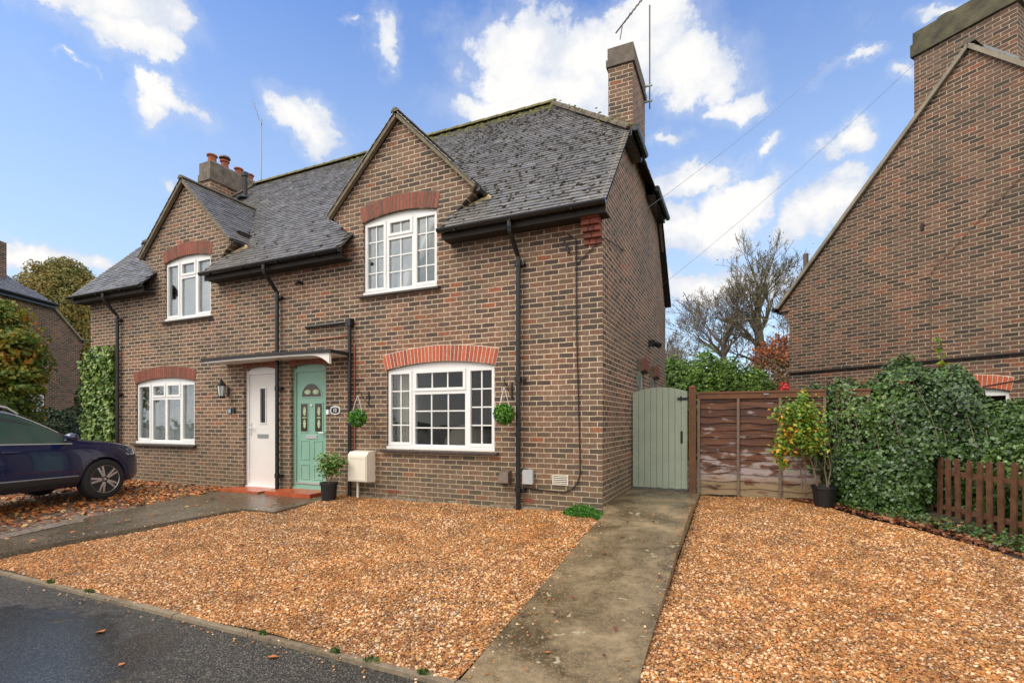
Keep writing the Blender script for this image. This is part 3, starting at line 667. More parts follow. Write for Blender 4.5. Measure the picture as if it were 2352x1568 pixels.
for w_, zz in ((DW, -1.262), (DG, -1.232)):
    x0, x1 = w_[0]-.04, w_[1]+.04
    MB().add([(x0-.16, 6.46, -1.36), (x1-.02, 6.46, -1.36), (x1, YF+.15, -1.36), (x0, YF+.15, -1.36), (x0-.16, 6.46, zz-.01), (x1-.02, 6.46, zz-.01), (x1, YF+.15, zz), (x0, YF+.15, zz)],
             [(0, 3, 2, 1), (4, 5, 6, 7), (0, 1, 5, 4), (1, 2, 6, 5), (2, 3, 7, 6), (3, 0, 4, 7)]).build('doorstep', M['red_tile'], house)
    arch_ring(house, w_[0]-.01, w_[1]+.01, w_[3], .05, .22, YF, M['arch_brick_old'], M['mortar_old'], .03).name = 'door_arch'
# roof ------------------------------------------------------------------
def tile_plane(mb, org, ud, vd, nu, nv, keep, gauge=.1, wd=.165, jit=.003, U=1e9):
    ud = Vector(ud).normalized(); vd = Vector(vd).normalized(); nn = ud.cross(vd).normalized(); org = Vector(org)
    rr = random.Random(3)
    for j in range(nv):
        for i in range(-1, nu+1):
            u = i*wd+(.5*wd if j % 2 else 0); v = j*gauge
            if u+wd < .02 or u > U-.02: continue
            c = org+ud*((max(u, 0)+min(u+wd, U))/2)+vd*(v+gauge/2)
            if not keep(c): continue
            lift = .020+rr.uniform(-.003, .006); u0 = max(u+.0022, 0); u1 = min(u+wd-.0022, U); dv = rr.uniform(-jit, jit); tw = rr.uniform(-.003, .003)
            p = [org+ud*u0+vd*(v+dv)+nn*(lift+tw), org+ud*u1+vd*(v+dv)+nn*(lift-tw), org+ud*u1+vd*(v+gauge+.03)+nn*.004, org+ud*u0+vd*(v+gauge+.03)+nn*.004,
                 org+ud*u0+vd*(v+dv)+nn*(lift-.014), org+ud*u1+vd*(v+dv)+nn*(lift-.014)]
            mb.add(p, [(0, 1, 2, 3), (4, 5, 1, 0), (5, 2, 1), (4, 0, 3)])
tl = MB(); ps = math.atan(PS); V_ = (0, math.cos(ps), math.sin(ps)); NV = int((RY-EY)/math.cos(ps)/.1)+1
HX = .97  # hip slope
def zdorm(x, cx): return 5.06-abs(x-cx)*1.0
def keep_front(c):
    if c.x > -1.59 or c.x < -14.31 or c.z > RZ-.02: return False
    zh = 4.66+HX*(-1.58-c.x); zh2 = 4.66+HX*(c.x+14.28)
    if c.z > min(zh, zh2): return False
    for cx in CX:
        dx = abs(c.x-cx)
        if dx < .96 and c.y < YF+.26: return False
        if dx < 1.44 and zdorm(c.x, cx) > c.z+.02 and c.y > YF-.06 and c.z > 3.585-.05+0*dx: return False
        if dx < 1.05 and c.y < YF+.30: return False
    return True
tile_plane(tl, (-14.3, EY-.03, EZ-.03), (1, 0, 0), V_, 78, NV, keep_front, U=12.70)
# rear slope
tile_plane(tl, (-1.60, 2*RY-EY+.03, EZ-.03), (-1, 0, 0), (0, -math.cos(ps), math.sin(ps)), 78, NV, lambda c: -14.27 < c.x < -1.6 and c.z < min(4.66+HX*(-1.58-c.x), 4.66+HX*(c.x+14.28), RZ), U=12.70)
# half hips
hs = math.atan(HX)
for sx in (1, -1):
    ox = -1.55 if sx > 0 else -14.31; o_ = (ox, 8.05 if sx > 0 else 11.87, 4.63)
    def kh(c, sx=sx): return c.z < zroof(c.y)+.02 and c.z < EZ+PS*(2*RY-EY-c.y)+.02 and c.z < RZ
    tile_plane(tl, o_, (0, sx, 0), (-sx*math.cos(hs), 0, math.sin(hs)), 23, 30, kh)
# deck under the tiles
dk = MB()
def deck(mb, poly, dn=.035):
    mb.add([(x, y, z-.002) for x, y, z in poly], [tuple(range(len(poly)))]); mb.add([(x, y, z-dn) for x, y, z in poly], [tuple(range(len(poly)))[::-1]])
deck_parts = []
xs_ = [-14.27, CX[1]-.96, CX[1]+.96, CX[0]-.96, CX[0]+.96, -1.60]
for i in range(5):
    a, b = xs_[i], xs_[i+1]; y0 = EY if i % 2 == 0 else YF+.245
    top = zroof(8.15)
    deck(dk, [(a, y0, zroof(y0)), (b, y0, zroof(y0)), (b, 8.15, top), (a, 8.15, top)])
deck(dk, [(-14.27, 8.15, zroof(8.15)), (-1.60, 8.15, zroof(8.15)), (-3.56, RY, RZ), (-12.32, RY, RZ)])
deck(dk, [(-1.60, 13.36, EZ), (-14.27, 13.36, EZ), (-14.27, 11.76, zroof(8.15)), (-1.60, 11.76, zroof(8.15))])
deck(dk, [(-1.60, 11.76, zroof(8.15)), (-14.27, 11.76, zroof(8.15)), (-12.32, RY, RZ), (-3.56, RY, RZ)])
deck(dk, [(-1.60, 8.15, 4.655), (-1.60, 11.76, 4.655), (-3.56, RY, RZ-.01)]); deck(dk, [(-14.27, 11.76, 4.655), (-14.27, 8.15, 4.655), (-12.32, RY, RZ-.01)])
# front gable roofs
q = 1/math.sqrt(2)
for cx in CX:
    for sx in (1, -1):
        def kd(c, cx=cx, sx=sx): return c.z > zroof(c.y)-.03 and (c.x-cx)*sx > -.02 and c.y < 8.6
        if sx > 0: tile_plane(tl, (cx+1.47, 6.74, 3.60), (0, 1, 0), (-q, 0, q), 13, 21, kd)
        else: tile_plane(tl, (cx-1.47, 8.74, 3.60), (0, -1, 0), (q, 0, q), 13, 21, kd, U=2.0)
        x1 = cx+sx*1.46; deck(dk, [(x1, 6.76, 3.60), (x1, 7.17, 3.60), (cx, 8.52, 5.06), (cx, 6.76, 5.06)])
roof = tl.build('roof', M['tile'], house)
roof.data.update()
dk.build('roof_deck', M['timber_dark'], roof)
def halfround(pts, r_, name, mt, par, seg=.32, **kw):
    """a run of half-round ridge tiles, each a little overlapped"""
    m_ = MB(); P = [Vector(p) for p in pts]
    for a, b in zip(P[:-1], P[1:]):
        L_ = (b-a).length; k = max(1, int(L_/seg)); d = (b-a)/k
        side = d.normalized().cross(Vector((0, 0, 1))).normalized(); up = side.cross(d.normalized())
        for i in range(k):
            v = []
            for e, rr in ((0, r_*1.07), (1.05, r_*.97)):
                for j in range(7):
                    t = math.pi*j/6; v.append(a+d*(i+e)+side*math.cos(t)*rr+up*(math.sin(t)*rr*.85+random.uniform(-.003, .003)))
            f = [(j, j+1, 8+j, 7+j) for j in range(6)]+[tuple(range(7))[::-1], tuple(range(7, 14))]
            m_.add(v, f)
    return m_.build(name, mt, par, **kw)
halfround([(-3.50, RY, RZ+.0), (-12.38, RY, RZ+.0)], .105, 'ridge_tiles', M['ridge'], roof)
for sx, xx, xr in ((1, -1.60, -3.56), (-1, -14.27, -12.32)):
    for yy in (8.13, 11.78): halfround([(xx, yy, 4.66), (xr, RY, RZ)], .085, 'hip_tiles', M['hip'], roof)
for cx in CX: halfround([(cx, 6.73, 5.055), (cx, 8.5, 5.055)], .075, 'gable_ridge_tiles', M['hip'], roof)
# verges: cement-bedded edges of the gables
def verge(pts, mt='mortar_old', wd=.05, ht=.045, name='verge'):
    m_ = MB()
    for a, b in zip(pts[:-1], pts[1:]): m_.bar(a, b, wd, ht)
    return m_.build(name, M[mt], house)
for cx in CX:
    for sx in (1, -1):
        verge([(cx, 6.79, 5.022), (cx+sx*1.46, 6.79, 3.572)], wd=.07, ht=.05)
    # the short eaves gutter and the cement patch at the foot of each gable
    x = cx+1.50
    MB().tube([(x, 6.80, 3.545), (x, 7.10, 3.545)], .04, 8).build('gable_gutter', M['black'], house)
    MB().add([(cx+1.0, YF-.02, 3.225), (cx+1.12, YF-.02, 3.17), (cx+1.62, 7.04, 3.49), (cx+1.56, 7.05, 3.55), (cx+1.05, YF+.1, 3.26), (cx+1.2, YF+.12, 3.2), (cx+1.6, 7.16, 3.5), (cx+1.5, 7.16, 3.56)],
             [(0, 1, 2, 3), (4, 7, 6, 5), (0, 4, 5, 1), (1, 5, 6, 2), (2, 6, 7, 3), (3, 7, 4, 0)]).build('cement_fillet', M['fillet'], house)
verge([(-1.665, 6.55, 2.925), (-1.665, 8.15, 4.655)], 'mortar_old', wd=.03, ht=.04); verge([(-1.665, 11.76, 4.655), (-1.665, 13.36, 2.93)], 'mortar_old')
verge([(-14.21, 6.55, 2.925), (-14.21, 8.15, 4.655)], 'mortar_old')
# eaves: soffit, fascia, gutters and downpipes
for a, b in ((CX[0]+.99, -1.62), (CX[1]+.99, CX[0]-.99), (-14.3, CX[1]-.99)):
    MB().box(a, 6.575, 2.76, b, 6.60, 2.90).build('fascia', M['timber_dark'], house)
    MB().box(a, 6.602, 2.775, b, YF-.002, 2.80).build('soffit', M['timber_dark'], house)
    gt = MB(); k = 9; v = []
    for e in (a-.02, b+.02):
        for rr in (.058, .050):
            for j in range(k):
                t = math.pi+math.pi*j/(k-1); v.append((e, 6.505+rr*math.cos(t), 2.895+rr*math.sin(t)))
    f = []
    for j in range(k-1):
        f += [(j, j+1, 2*k+j+1, 2*k+j), (k+j+1, k+j, 3*k+j, 3*k+j+1), (j, k+j, k+j+1, j+1), (2*k+j, 2*k+j+1, 3*k+j+1, 3*k+j)]
    f += [(0, 2*k, 3*k, k), (k-1, 2*k-1, 4*k-1, 3*k-1)]
    gt.add(v, f)
    for e in (a-.02, b+.018): gt.prism([(6.505+.057*math.cos(math.pi+math.pi*j/8), 2.895+.057*math.sin(math.pi+math.pi*j/8)) for j in range(9)], e, e+.004, 'x')
    xx = a+.3
    while xx < b: gt.box(xx-.012, 6.445, 2.825, xx+.012, 6.575, 2.835); xx += .9
    gt.build('gutter', M['black'], house)
for yy0, yy1 in ((8.02, 8.93), (10.30, 11.9)):
    g_ = MB(); g_.box(-1.575, yy0, 4.50, -1.555, yy1, 4.63); g_.tube([(-1.50, yy0-.03, 4.60), (-1.50, yy1, 4.60)], .055, 10); g_.box(-1.725, yy0, 4.50, -1.58, yy1, 4.515)
    g_.build('half_hip_gutter', M['black'], house)
def downpipe(x, z0, zt=2.84, lab=None):
    m_ = MB(); y = YF-.075
    m_.tube([(x, 6.505, 2.84), (x, 6.505, 2.76), (x, 6.52, 2.70), (x+.02, 6.71, 2.47), (x+.02, y, 2.40), (x+.02, y, z0)], .036, 12)
    for zz in (2.30, .62, -1.0):
        m_.tube([(x+.02, y, zz-.04), (x+.02, y, zz+.04)], .046, 12); m_.box(x-.045, y+.01, zz-.02, x+.115, YF-.003, zz+.02)
        m_.tube([(x+.10, y-.01, zz), (x+.10, YF-.003, zz)], .022, 8)
    return m_.build('downpipe', M['black'], house, smooth=False)
downpipe(-2.98, -1.30); downpipe(-7.87, -1.285); downpipe(-12.9, -1.3)
# red corbelled kneeler at the right eave, darker red standing for the eaves shadow
kb = MB()
for i in range(5):
    for j in range(2 if i % 2 else 3):
        wd = .255/(2 if i % 2 else 3); x0 = -1.985+j*wd
        kb.box(x0+.004, YF-.03-.05*i, 2.45+i*.075+.004, x0+wd-.004, YF-.0, 2.45+i*.075+.071)
kk = kb.build('brick_kneeler', M['arch_brick_old'], house)
# canopy over both doors
cv = MB(); a, b = -9.36, -6.12; cxx = (a+b)/2
def ctop(x): return 1.19+.018*(1-((x-cxx)/((b-a)/2))**2)
pts = [a+(b-a)*i/24 for i in range(25)]
cv.prism([(x, ctop(x)) for x in pts]+[(x, ctop(x)-.052) for x in pts[::-1]], 6.33, YF-.002)
cn = cv.build('door_canopy', M['black_matt'], house)
def cbot(x): e = b-x; return ctop(x)-.085-(.15*max(0, 1-(e-.06)/.42)**2.2 if e > .06 else .15)
p2 = [x for x in [a+.06+(b-a-.12)*i/40 for i in range(41)]]
cs = MB(); cs.prism([(x, ctop(x)-.053) for x in p2]+[(x, cbot(x)) for x in p2[::-1]], 6.36, 6.41); cs.prism([(x, ctop(x)-.053) for x in p2]+[(x, ctop(x)-.07) for x in p2[::-1]], 6.411, YF-.003)
cs.build('canopy_fascia', M['cream_door'], cn)
# chimneys
def chimney(x0, x1, y0, y1, z0, zc, zt, cap_open=False, pots=()):
    c = MB().box(x0, y0, z0, x1, y1, zc-.002); s_ = c.build('chimney', M['brick'], house)
    k = MB(); k.box(x0-.035, y0-.035, zc, x1+.035, y1+.035, zc+.36*(zt-zc)); k.box(x0-.012, y0-.012, zc+.36*(zt-zc)+.001, x1+.012, y1+.012, zt)
    k.add([(x0, y0, zt+.001), (x1, y0, zt+.001), (x1, y1, zt+.001), (x0, y1, zt+.001), (x0+.1, y0+.15, zt+.09), (x1-.1, y0+.15, zt+.09), (x1-.1, y1-.15, zt+.09), (x0+.1, y1-.15, zt+.09)], [(4, 5, 6, 7), (0, 1, 5, 4), (1, 2, 6, 5), (2, 3, 7, 6), (3, 0, 4, 7)])
    k.build('chimney_cap', M['render'], s_)
    for (py, h, r_, kind) in pots:
        p = MB().lathe([(r_, 0), (r_*.92, h*.75), (r_*1.2, h*.8), (r_*1.25, h*.93), (r_*1.05, h), (r_*.8, h)], ((x0+x1)/2, py, zt+.05), 14)
        p.build('chimney_pot', M['terracotta'], s_)
        if kind: MB().lathe([(r_*1.5, 0), (r_*1.3, .05), (.01, .07)], ((x0+x1)/2, py, zt+.05+h+.05), 14).tube([((x0+x1)/2, py, zt+h), ((x0+x1)/2, py, zt+h+.12)], .03, 6).build('pot_cowl', M['brown_metal'], s_)
    return s_
c1 = chimney(-2.16, -1.727, 8.98, 10.24, 3.6, 6.33, 6.67)
c2 = chimney(-13.30, -12.88, 8.98, 10.55, 4.4, 6.45, 6.95, pots=((9.18, .24, .11, 0), (9.55, .26, .10, 1), (9.98, .24, .10, 0), (10.33, .22, .10, 0)))
MB().lathe([(.055, 0), (.055, .62), (.085, .63), (.085, .73), (.05, .75)], (-11.95, 9.3, 5.85), 12).lathe([(.22, 0), (.16, .05), (.08, .12)], (-11.95, 9.3, 5.87), 12).build('soil_vent_pipe', M['black'], roof)
MB().box(-1.735, 8.93, 4.62, -2.22, 8.975, 4.95).build('chimney_flashing', M['lead'], c1)
# moss cushions on the right-hand half of the roof
mm = MB(); rr = random.Random(11)
def blob(mb, p, r_, nn):
    import itertools
    k = 6; v = [p+nn*r_*.55]; t1 = nn.orthogonal().normalized(); t2 = nn.cross(t1)
    ring = [p+(t1*math.cos(2*math.pi*j/k)+t2*math.sin(2*math.pi*j/k))*r_*rr.uniform(.75, 1.2) for j in range(k)]
    ring2 = [p+nn*r_*.35+(t1*math.cos(2*math.pi*j/k)+t2*math.sin(2*math.pi*j/k))*r_*rr.uniform(.5, .8) for j in range(k)]
    mb.add([v[0]]+ring2+ring, [(0, 1+j, 1+(j+1) % k) for j in range(k)]+[(1+j, 1+k+j, 1+k+(j+1) % k, 1+(j+1) % k) for j in range(k)])
NN = Vector((0, -math.sin(ps), math.cos(ps)))
cnt = 0
while cnt < 900:
    x = rr.uniform(-5.6, -1.7) if rr.random() < .8 else rr.uniform(-9.6, -5.5); y = EY+rr.random()**.85*3.2
    p = Vector((x, y, zroof(y)))
    if not keep_front(p) or (x < -5.5 and y > 7.6): continue
    dens = math.sin(x*1.3+y*2.1)*math.sin(y*3.1-x*.7)*.5+.5
    if rr.random() > .25+.75*dens: continue
    blob(mm, p+NN*.018, rr.uniform(.010, .032) if rr.random() < .9 else rr.uniform(.03, .045), NN); cnt += 1
mm.build('moss', M['moss'], roof)['kind'] = 'stuff'
mg = MB()
for i in range(420):
    x = -3.5-rr.random()**1.6*5.5; y = RY-abs(rr.gauss(0, .12)); y = min(y, RY-.0)
    blob(mg, Vector((x, y, zroof(y)+(.085 if y > RY-.04 else .02))), rr.uniform(.015, .05), NN)
for i in range(110):
    t = rr.random()**2.6; p = Vector((-1.60-1.96*t, 8.13+1.82*t, 4.68+1.93*t+.05)); blob(mg, p+Vector((rr.gauss(0, .05), rr.gauss(0, .05), rr.uniform(-.06, .0))), rr.uniform(.015, .042), NN)
mg.build('ridge_moss', M['moss_green'], roof)['kind'] = 'stuff'
# vents and pipes on the front
MB().add([(-3.27, YF-.003, -.93), (-3.10, YF-.003, -.93), (-3.10, YF-.003, -.72), (-3.27, YF-.003, -.72), (-3.27, YF-.13, -.90), (-3.10, YF-.13, -.90), (-3.12, YF-.09, -.745), (-3.25, YF-.09, -.745)],
         [(0, 1, 5, 4), (4, 5, 6, 7), (7, 6, 2, 3), (0, 4, 7, 3), (1, 2, 6, 5), (0, 3, 2, 1)]).build('flue_cowl', M['brown_metal'], house)
MB().box(-2.89, YF-.06, -.90, -2.74, YF-.003, -.70).box(-2.895, YF-.075, -.905, -2.735, YF-.061, -.71).build('cable_entry_box', M['grey_plastic'], house)
def air_brick(x0, x1, z0, z1, mt, slots):
    m_ = MB(); m_.box(x0, YF-.006, z0, x1, YF-.002, z1); k = slots; h = (z1-z0)/(2*k+1)
    o_ = m_.build('air_brick', M['black_matt'], house); b_ = MB()
    for i in range(k+1): b_.box(x0, YF-.014, z0+2*i*h, x1, YF-.0065, z0+(2*i+1)*h)
    b_.box(x0-.012, YF-.014, z0, x0-.0005, YF-.001, z1); b_.box(x1+.0005, YF-.014, z0, x1+.012, YF-.001, z1)
    b_.build('vent_slats', M[mt], o_)
air_brick(-2.44, -2.23, -.90, -.76, 'cream_plastic', 5); air_brick(-5.35, -5.20, -1.19, -1.13, 'terracotta', 3); air_brick(-2.90, -2.77, -1.18, -1.12, 'terracotta', 2)
MB().tube([(-7.15, YF-.05, 1.70), (-6.15, YF-.05, 1.715)], .030, 8).tube([(-6.135, YF-.06, 1.75), (-6.135, YF-.06, -1.28)], .033, 10).box(-6.19, YF-.11, 1.64, -6.08, YF-.01, 1.77).tube([(-7.15, YF-.05, 1.70), (-7.15, YF-.0, 1.70)], .03, 8).build('waste_pipe', M['black'], house)
MB().tube([(-6.06, YF-.02, 1.30), (-6.06, YF-.02, -.5)], .012, 6).tube([(-7.0, YF-.02, 1.47), (-6.17, YF-.02, 1.49), (-6.06, YF-.02, 1.30)], .010, 6).build('overflow_pipe', M['terracotta'], house)
MB().tube([(-2.24, YF-.02, 2.66), (-2.10, YF-.02, 2.55), (-2.09, YF-.02, 1.2), (-2.045, YF-.02, -.4), (-2.04, YF-.02, -.72), (-2.08, YF-.02, -.86), (-2.17, YF-.02, -.96), (-2.3, YF-.02, -1.0), (-2.6, YF-.02, -.985), (-2.9, YF-.02, -.965)], .0095, 6)\
    .tube([(-2.09, YF-.02, 2.2), (-1.95, YF-.02, 2.32), (-1.73, YF-.02, 2.5), (-1.70, 6.9, 2.53), (-1.70, 8.2, 2.75)], .008, 5).build('wall_cable', M['wire'], house)
MB().bar((-2.27, YF-.03, 2.55), (-2.20, YF-.03, 2.38), .03, .03).build('cable_hook', M['black_matt'], house)
MB().tube([(-7.30, YF, 2.53), (-7.30, YF-.12, 2.52), (-7.30, YF-.14, 2.47)], .032, 8).build('overflow_vent', M['black_matt'], house)
# rough cement plinth along the foot of the wall
pl = MB(); x = -6.4
while x < -1.75:
    w_ = random.uniform(.12, .35); pl.box(x, YF-random.uniform(.012, .05), -1.6, min(x+w_, -1.74), YF-.001, -1.285+random.uniform(-.0, .05)); x += w_
pl.build('cement_plinth', mat('crumbling_plinth', (.25, .20, .14), .9, noise=.5, nscale=12, bump=.8), house)

# ------------------------------------------------------------------ fixtures, each a thing of its own
t = thing('gas_meter_box', 'cream plastic gas meter box on the wall beside the green door', 'meter box', (-5.83, YF, -1.3))
b = MB(); x0, x1 = -6.03, -5.63; b.prism([(YF-.003, -1.02), (YF-.22, -1.00), (YF-.22, -.56), (YF-.17, -.505), (YF-.003, -.49)], x0, x1, 'x'); b.build('casing', M['cream_plastic'], t)
b = MB().box(x0+.02, YF-.232, -.985, x1-.02, YF-.2205, -.575)
for zz in (-.965, -.61): b.box(x0+.06, YF-.237, zz, x1-.06, YF-.2325, zz+.012)
b.build('door', M['cream_plastic'], t)
MB().tube([(-5.93, YF-.09, -1.02), (-5.93, YF-.09, -1.33)], .022, 10).build('supply_pipe', M['cream_plastic'], t)
t = thing('wall_lantern', 'black glazed wall lantern to the left of the cream door', 'lantern', (-9.28, YF, .6))
b = MB(); c0 = (-9.28, YF-.15, 0)
b.box(-9.31, YF-.02, .52, -9.25, YF-.002, .68); b.tube([(-9.28, YF-.02, .52), (-9.28, YF-.10, .47), (-9.28, YF-.15, .48)], .01, 6)
b.lathe([(.02, .46), (.055, .48), (.06, .50)], c0, 6); b.lathe([(.085, .70), (.07, .74), (.03, .78), (.03, .80), (.008, .84)], c0, 6)
for j in range(6):
    a_ = j*math.pi/3; b.tube([(c0[0]+.055*math.cos(a_), c0[1]+.055*math.sin(a_), .50), (c0[0]+.078*math.cos(a_), c0[1]+.078*math.sin(a_), .70)], .006, 4)
b.build('lantern_frame', M['black_matt'], t); MB().lathe([(.048, .50), (.07, .70)], c0, 6).build('lantern_glass', M['lamp_glass'], t)
def text_mesh(s, size, name, mt, parent, loc, rot=(R(90), 0, 0)):
    cu = bpy.data.curves.new('t', 'FONT'); cu.body = s; cu.size = size; cu.extrude = .002; cu.align_x = 'CENTER'; cu.align_y = 'CENTER'; cu.offset = size*.02
    ob = bpy.data.objects.new('t', cu); C.objects.link(ob); dg = bpy.context.evaluated_depsgraph_get(); dg.update()
    me = bpy.data.meshes.new_from_object(ob.evaluated_get(dg)); bpy.data.objects.remove(ob)
    me.materials.clear(); me.materials.append(mt); me.transform(Matrix.Translation(loc) @ Matrix.Rotation(rot[2], 4, 'Z') @ Matrix.Rotation(rot[0], 4, 'X'))
    if parent is not None: me.transform(WM[parent.name].inverted())
    o_ = bpy.data.objects.new(name, me); C.objects.link(o_); o_.parent = parent; return o_
t = thing('house_number_sign', 'black oval-edged house number plate reading 12 beside the green door', 'number sign', (-6.50, YF, .2))
def rr_poly(cx, cz, w_, h, bul=.02, k=6):
    p = []
    for (x0, z0, x1, z1, nx, nz) in ((-1, -1, 1, -1, 0, -1), (1, -1, 1, 1, 1, 0), (1, 1, -1, 1, 0, 1), (-1, 1, -1, -1, -1, 0)):
        for i in range(k): s_ = i/k; p.append((cx+w_/2*(x0+(x1-x0)*s_)+nx*bul*math.sin(math.pi*s_), cz+h/2*(z0+(z1-z0)*s_)+nz*bul*math.sin(math.pi*s_)))
    return p
MB().prism(rr_poly(-6.50, .20, .185, .115, .018), YF-.018, YF-.003).build('sign_border', M['white_paint'], t)
MB().prism(rr_poly(-6.50, .20, .155, .085, .013), YF-.022, YF-.0185).build('sign_plate', M['plaque'], t)
text_mesh('12', .085, 'sign_numerals', M['white_paint'], t, (-6.50, YF-.024, .20))
t = thing('house_number_sign', 'small blue-grey number plate reading 11 below the lantern', 'number sign', (-9.22, YF, .2))
MB().box(-9.275, YF-.015, .155, -9.175, YF-.003, .265).build('sign_border', M['black_matt'], t)
MB().box(-9.262, YF-.019, .168, -9.188, YF-.0155, .252).build('sign_plate', mat('slate_blue_plate', (.18, .27, .33), .4), t)
text_mesh('11', .062, 'sign_numerals', M['white_paint'], t, (-9.225, YF-.021, .21))
tag(MB().prism(rr_poly(-9.10, .22, .05, .10, .004), YF-.03, YF-.003).build('doorbell', M['black_matt']), 'small black doorbell between the 11 plate and the cream door', 'doorbell')
t = thing('doorbell', 'white doorbell with black top between the green door and the 12 plate', 'doorbell', (-6.67, YF, .2))
MB().box(-6.70, YF-.03, .13, -6.645, YF-.003, .215).build('button_housing', M['white_paint'], t); MB().box(-6.702, YF-.034, .217, -6.643, YF-.003, .255).build('camera_cap', M['black_matt'], t)
# topiary balls on scrolled brackets
def foliage(name, pts, size, mt, parent, nrm=None, asp=1.5, local=False, seed=1, fold=.25, droop=0.):
    """many small folded leaves in one mesh"""
    r_ = np.random.default_rng(seed); k = len(pts); pts = np.asarray(pts, float)
    d = r_.normal(size=(k, 3)); d[:, 2] -= droop; d /= np.linalg.norm(d, axis=1)[:, None]
    if nrm is None: nn = r_.normal(size=(k, 3))
    else: nn = nrm+r_.normal(size=(k, 3))*.55
    a = d-nn*(np.sum(d*nn, axis=1)/np.maximum(np.sum(nn*nn, axis=1), 1e-6))[:, None]; a /= np.linalg.norm(a, axis=1)[:, None]+1e-9
    nn /= np.linalg.norm(nn, axis=1)[:, None]+1e-9; b = np.cross(nn, a)
    s_ = (size*r_.uniform(.6, 1.25, k))[:, None]
    tip = pts+a*s_*.5*asp; base = pts-a*s_*.5*asp; mid = pts+a*s_*.05
    L_ = mid+b*s_*.5+nn*s_*fold; R_ = mid-b*s_*.5+nn*s_*fold
    v = np.stack([base, R_, tip, L_], 1).reshape(-1, 3)
    if parent is not None and not local and parent.name in WM:
        mi = np.array(WM[parent.name].inverted()); v = v@mi[:3, :3].T+mi[:3, 3]
    me = bpy.data.meshes.new(name); me.vertices.add(4*k); me.vertices.foreach_set('co', v.ravel())
    me.loops.add(6*k); me.polygons.add(2*k)
    i0 = np.arange(k)*4
    me.loops.foreach_set('vertex_index', np.stack([i0, i0+1, i0+2, i0, i0+2, i0+3], 1).ravel().astype(np.int32))
    me.polygons.foreach_set('loop_start', np.arange(2*k, dtype=np.int32)*3); me.update(calc_edges=True); me.validate()
    me.materials.append(mt); o = bpy.data.objects.new(name, me); C.objects.link(o); o.parent = parent
    return o
def sph(k, r0, r1, seed):
    r_ = np.random.default_rng(seed); d = r_.normal(size=(k, 3)); d /= np.linalg.norm(d, axis=1)[:, None]
    return d*r_.uniform(r0, r1, k)[:, None], d
M['box_leaf'] = island_mat('topiary_leaf', [(0, (.03, .12, .012)), (.4, (.07, .23, .02)), (.75, (.14, .35, .03)), (1, (.24, .44, .05))], .5, .2, 20, 0, trans=.25)
M['blue_flower'] = mat('tiny_blue_flower', (.10, .16, .55), .6)
def topiary(x, zc, zt, lab, lab2):
    br_ = thing('wall_bracket', lab2, 'bracket', (x, YF, zt))
    b = MB(); b.box(x-.012, YF-.012, zt-.19, x+.012, YF-.002, zt+.05)
    b.tube([(x, YF-.01, zt), (x, YF-.06, zt+.0), (x, YF-.12, zt-.02), (x, YF-.2, zt+.01), (x, YF-.26, zt+.03), (x, YF-.285, zt+.055), (x, YF-.27, zt+.075), (x, YF-.25, zt+.06)], .006, 6)
    b.tube([(x, YF-.01, zt-.16), (x, YF-.05, zt-.15), (x, YF-.14, zt-.07), (x, YF-.24, zt+.01), (x, YF-.29, zt-.0), (x, YF-.285, zt-.05)], .006, 6)
    b.tube([(x, YF-.05+.025*math.cos(q_), zt-.06+.03*math.sin(q_)) for q_ in [i*math.pi/4 for i in range(8)]], .005, 5)
    b.build('scroll_bracket', M['black_matt'], br_)
    y = YF-.285; t = thing('topiary_ball', lab, 'topiary', (x, y, zc), group='hanging topiary balls by the bay window')
    p, d = sph(1700, .06, .152, int(abs(x)*10)); foliage('leaves', p+np.array([x, y, zc]), .031, M['box_leaf'], t, d*.6, 1.7, seed=3)
    p, d = sph(46, .135, .15, int(abs(x)*10)+1); foliage('flowers', p+np.array([x, y, zc]), .02, M['blue_flower'], t, d, 1., seed=4)['kind'] = 'stuff'
    MB().lathe([(.085*math.sin(i*math.pi/8)+.001, -.085*math.cos(i*math.pi/8)) for i in range(9)], (x, y, zc), 12).build('core', M['black_matt'], t)
    c = MB(); top = (x, y, zt-.02)
    for q_ in (0, 2.1, 4.2): c.tube([top, (x+.085*math.cos(q_), y+.085*math.sin(q_), zc+.11)], .0035, 5)
    c.build('hanging_chain', M['chrome'], t)
topiary(-5.76, .058, .47, 'round green topiary ball with blue flowers hanging between meter box and window', 'black scroll bracket to the left of the lower window')
topiary(-3.09, .105, .53, 'round green topiary ball with blue flowers hanging beside the downpipe', 'black scroll bracket between lower window and downpipe')
tag(MB().lathe([(.045, 0), (.03, .05)], (-1.70, 10.7, 1.56), 10).box(-1.728, 10.66, 1.55, -1.60, 10.74, 1.68).tube([(-1.60, 10.7, 1.6), (-1.50, 10.64, 1.55)], [.05, .06], 10).build('security_light', M['black_matt']), 'black security light high on the side wall above the gate', 'light')
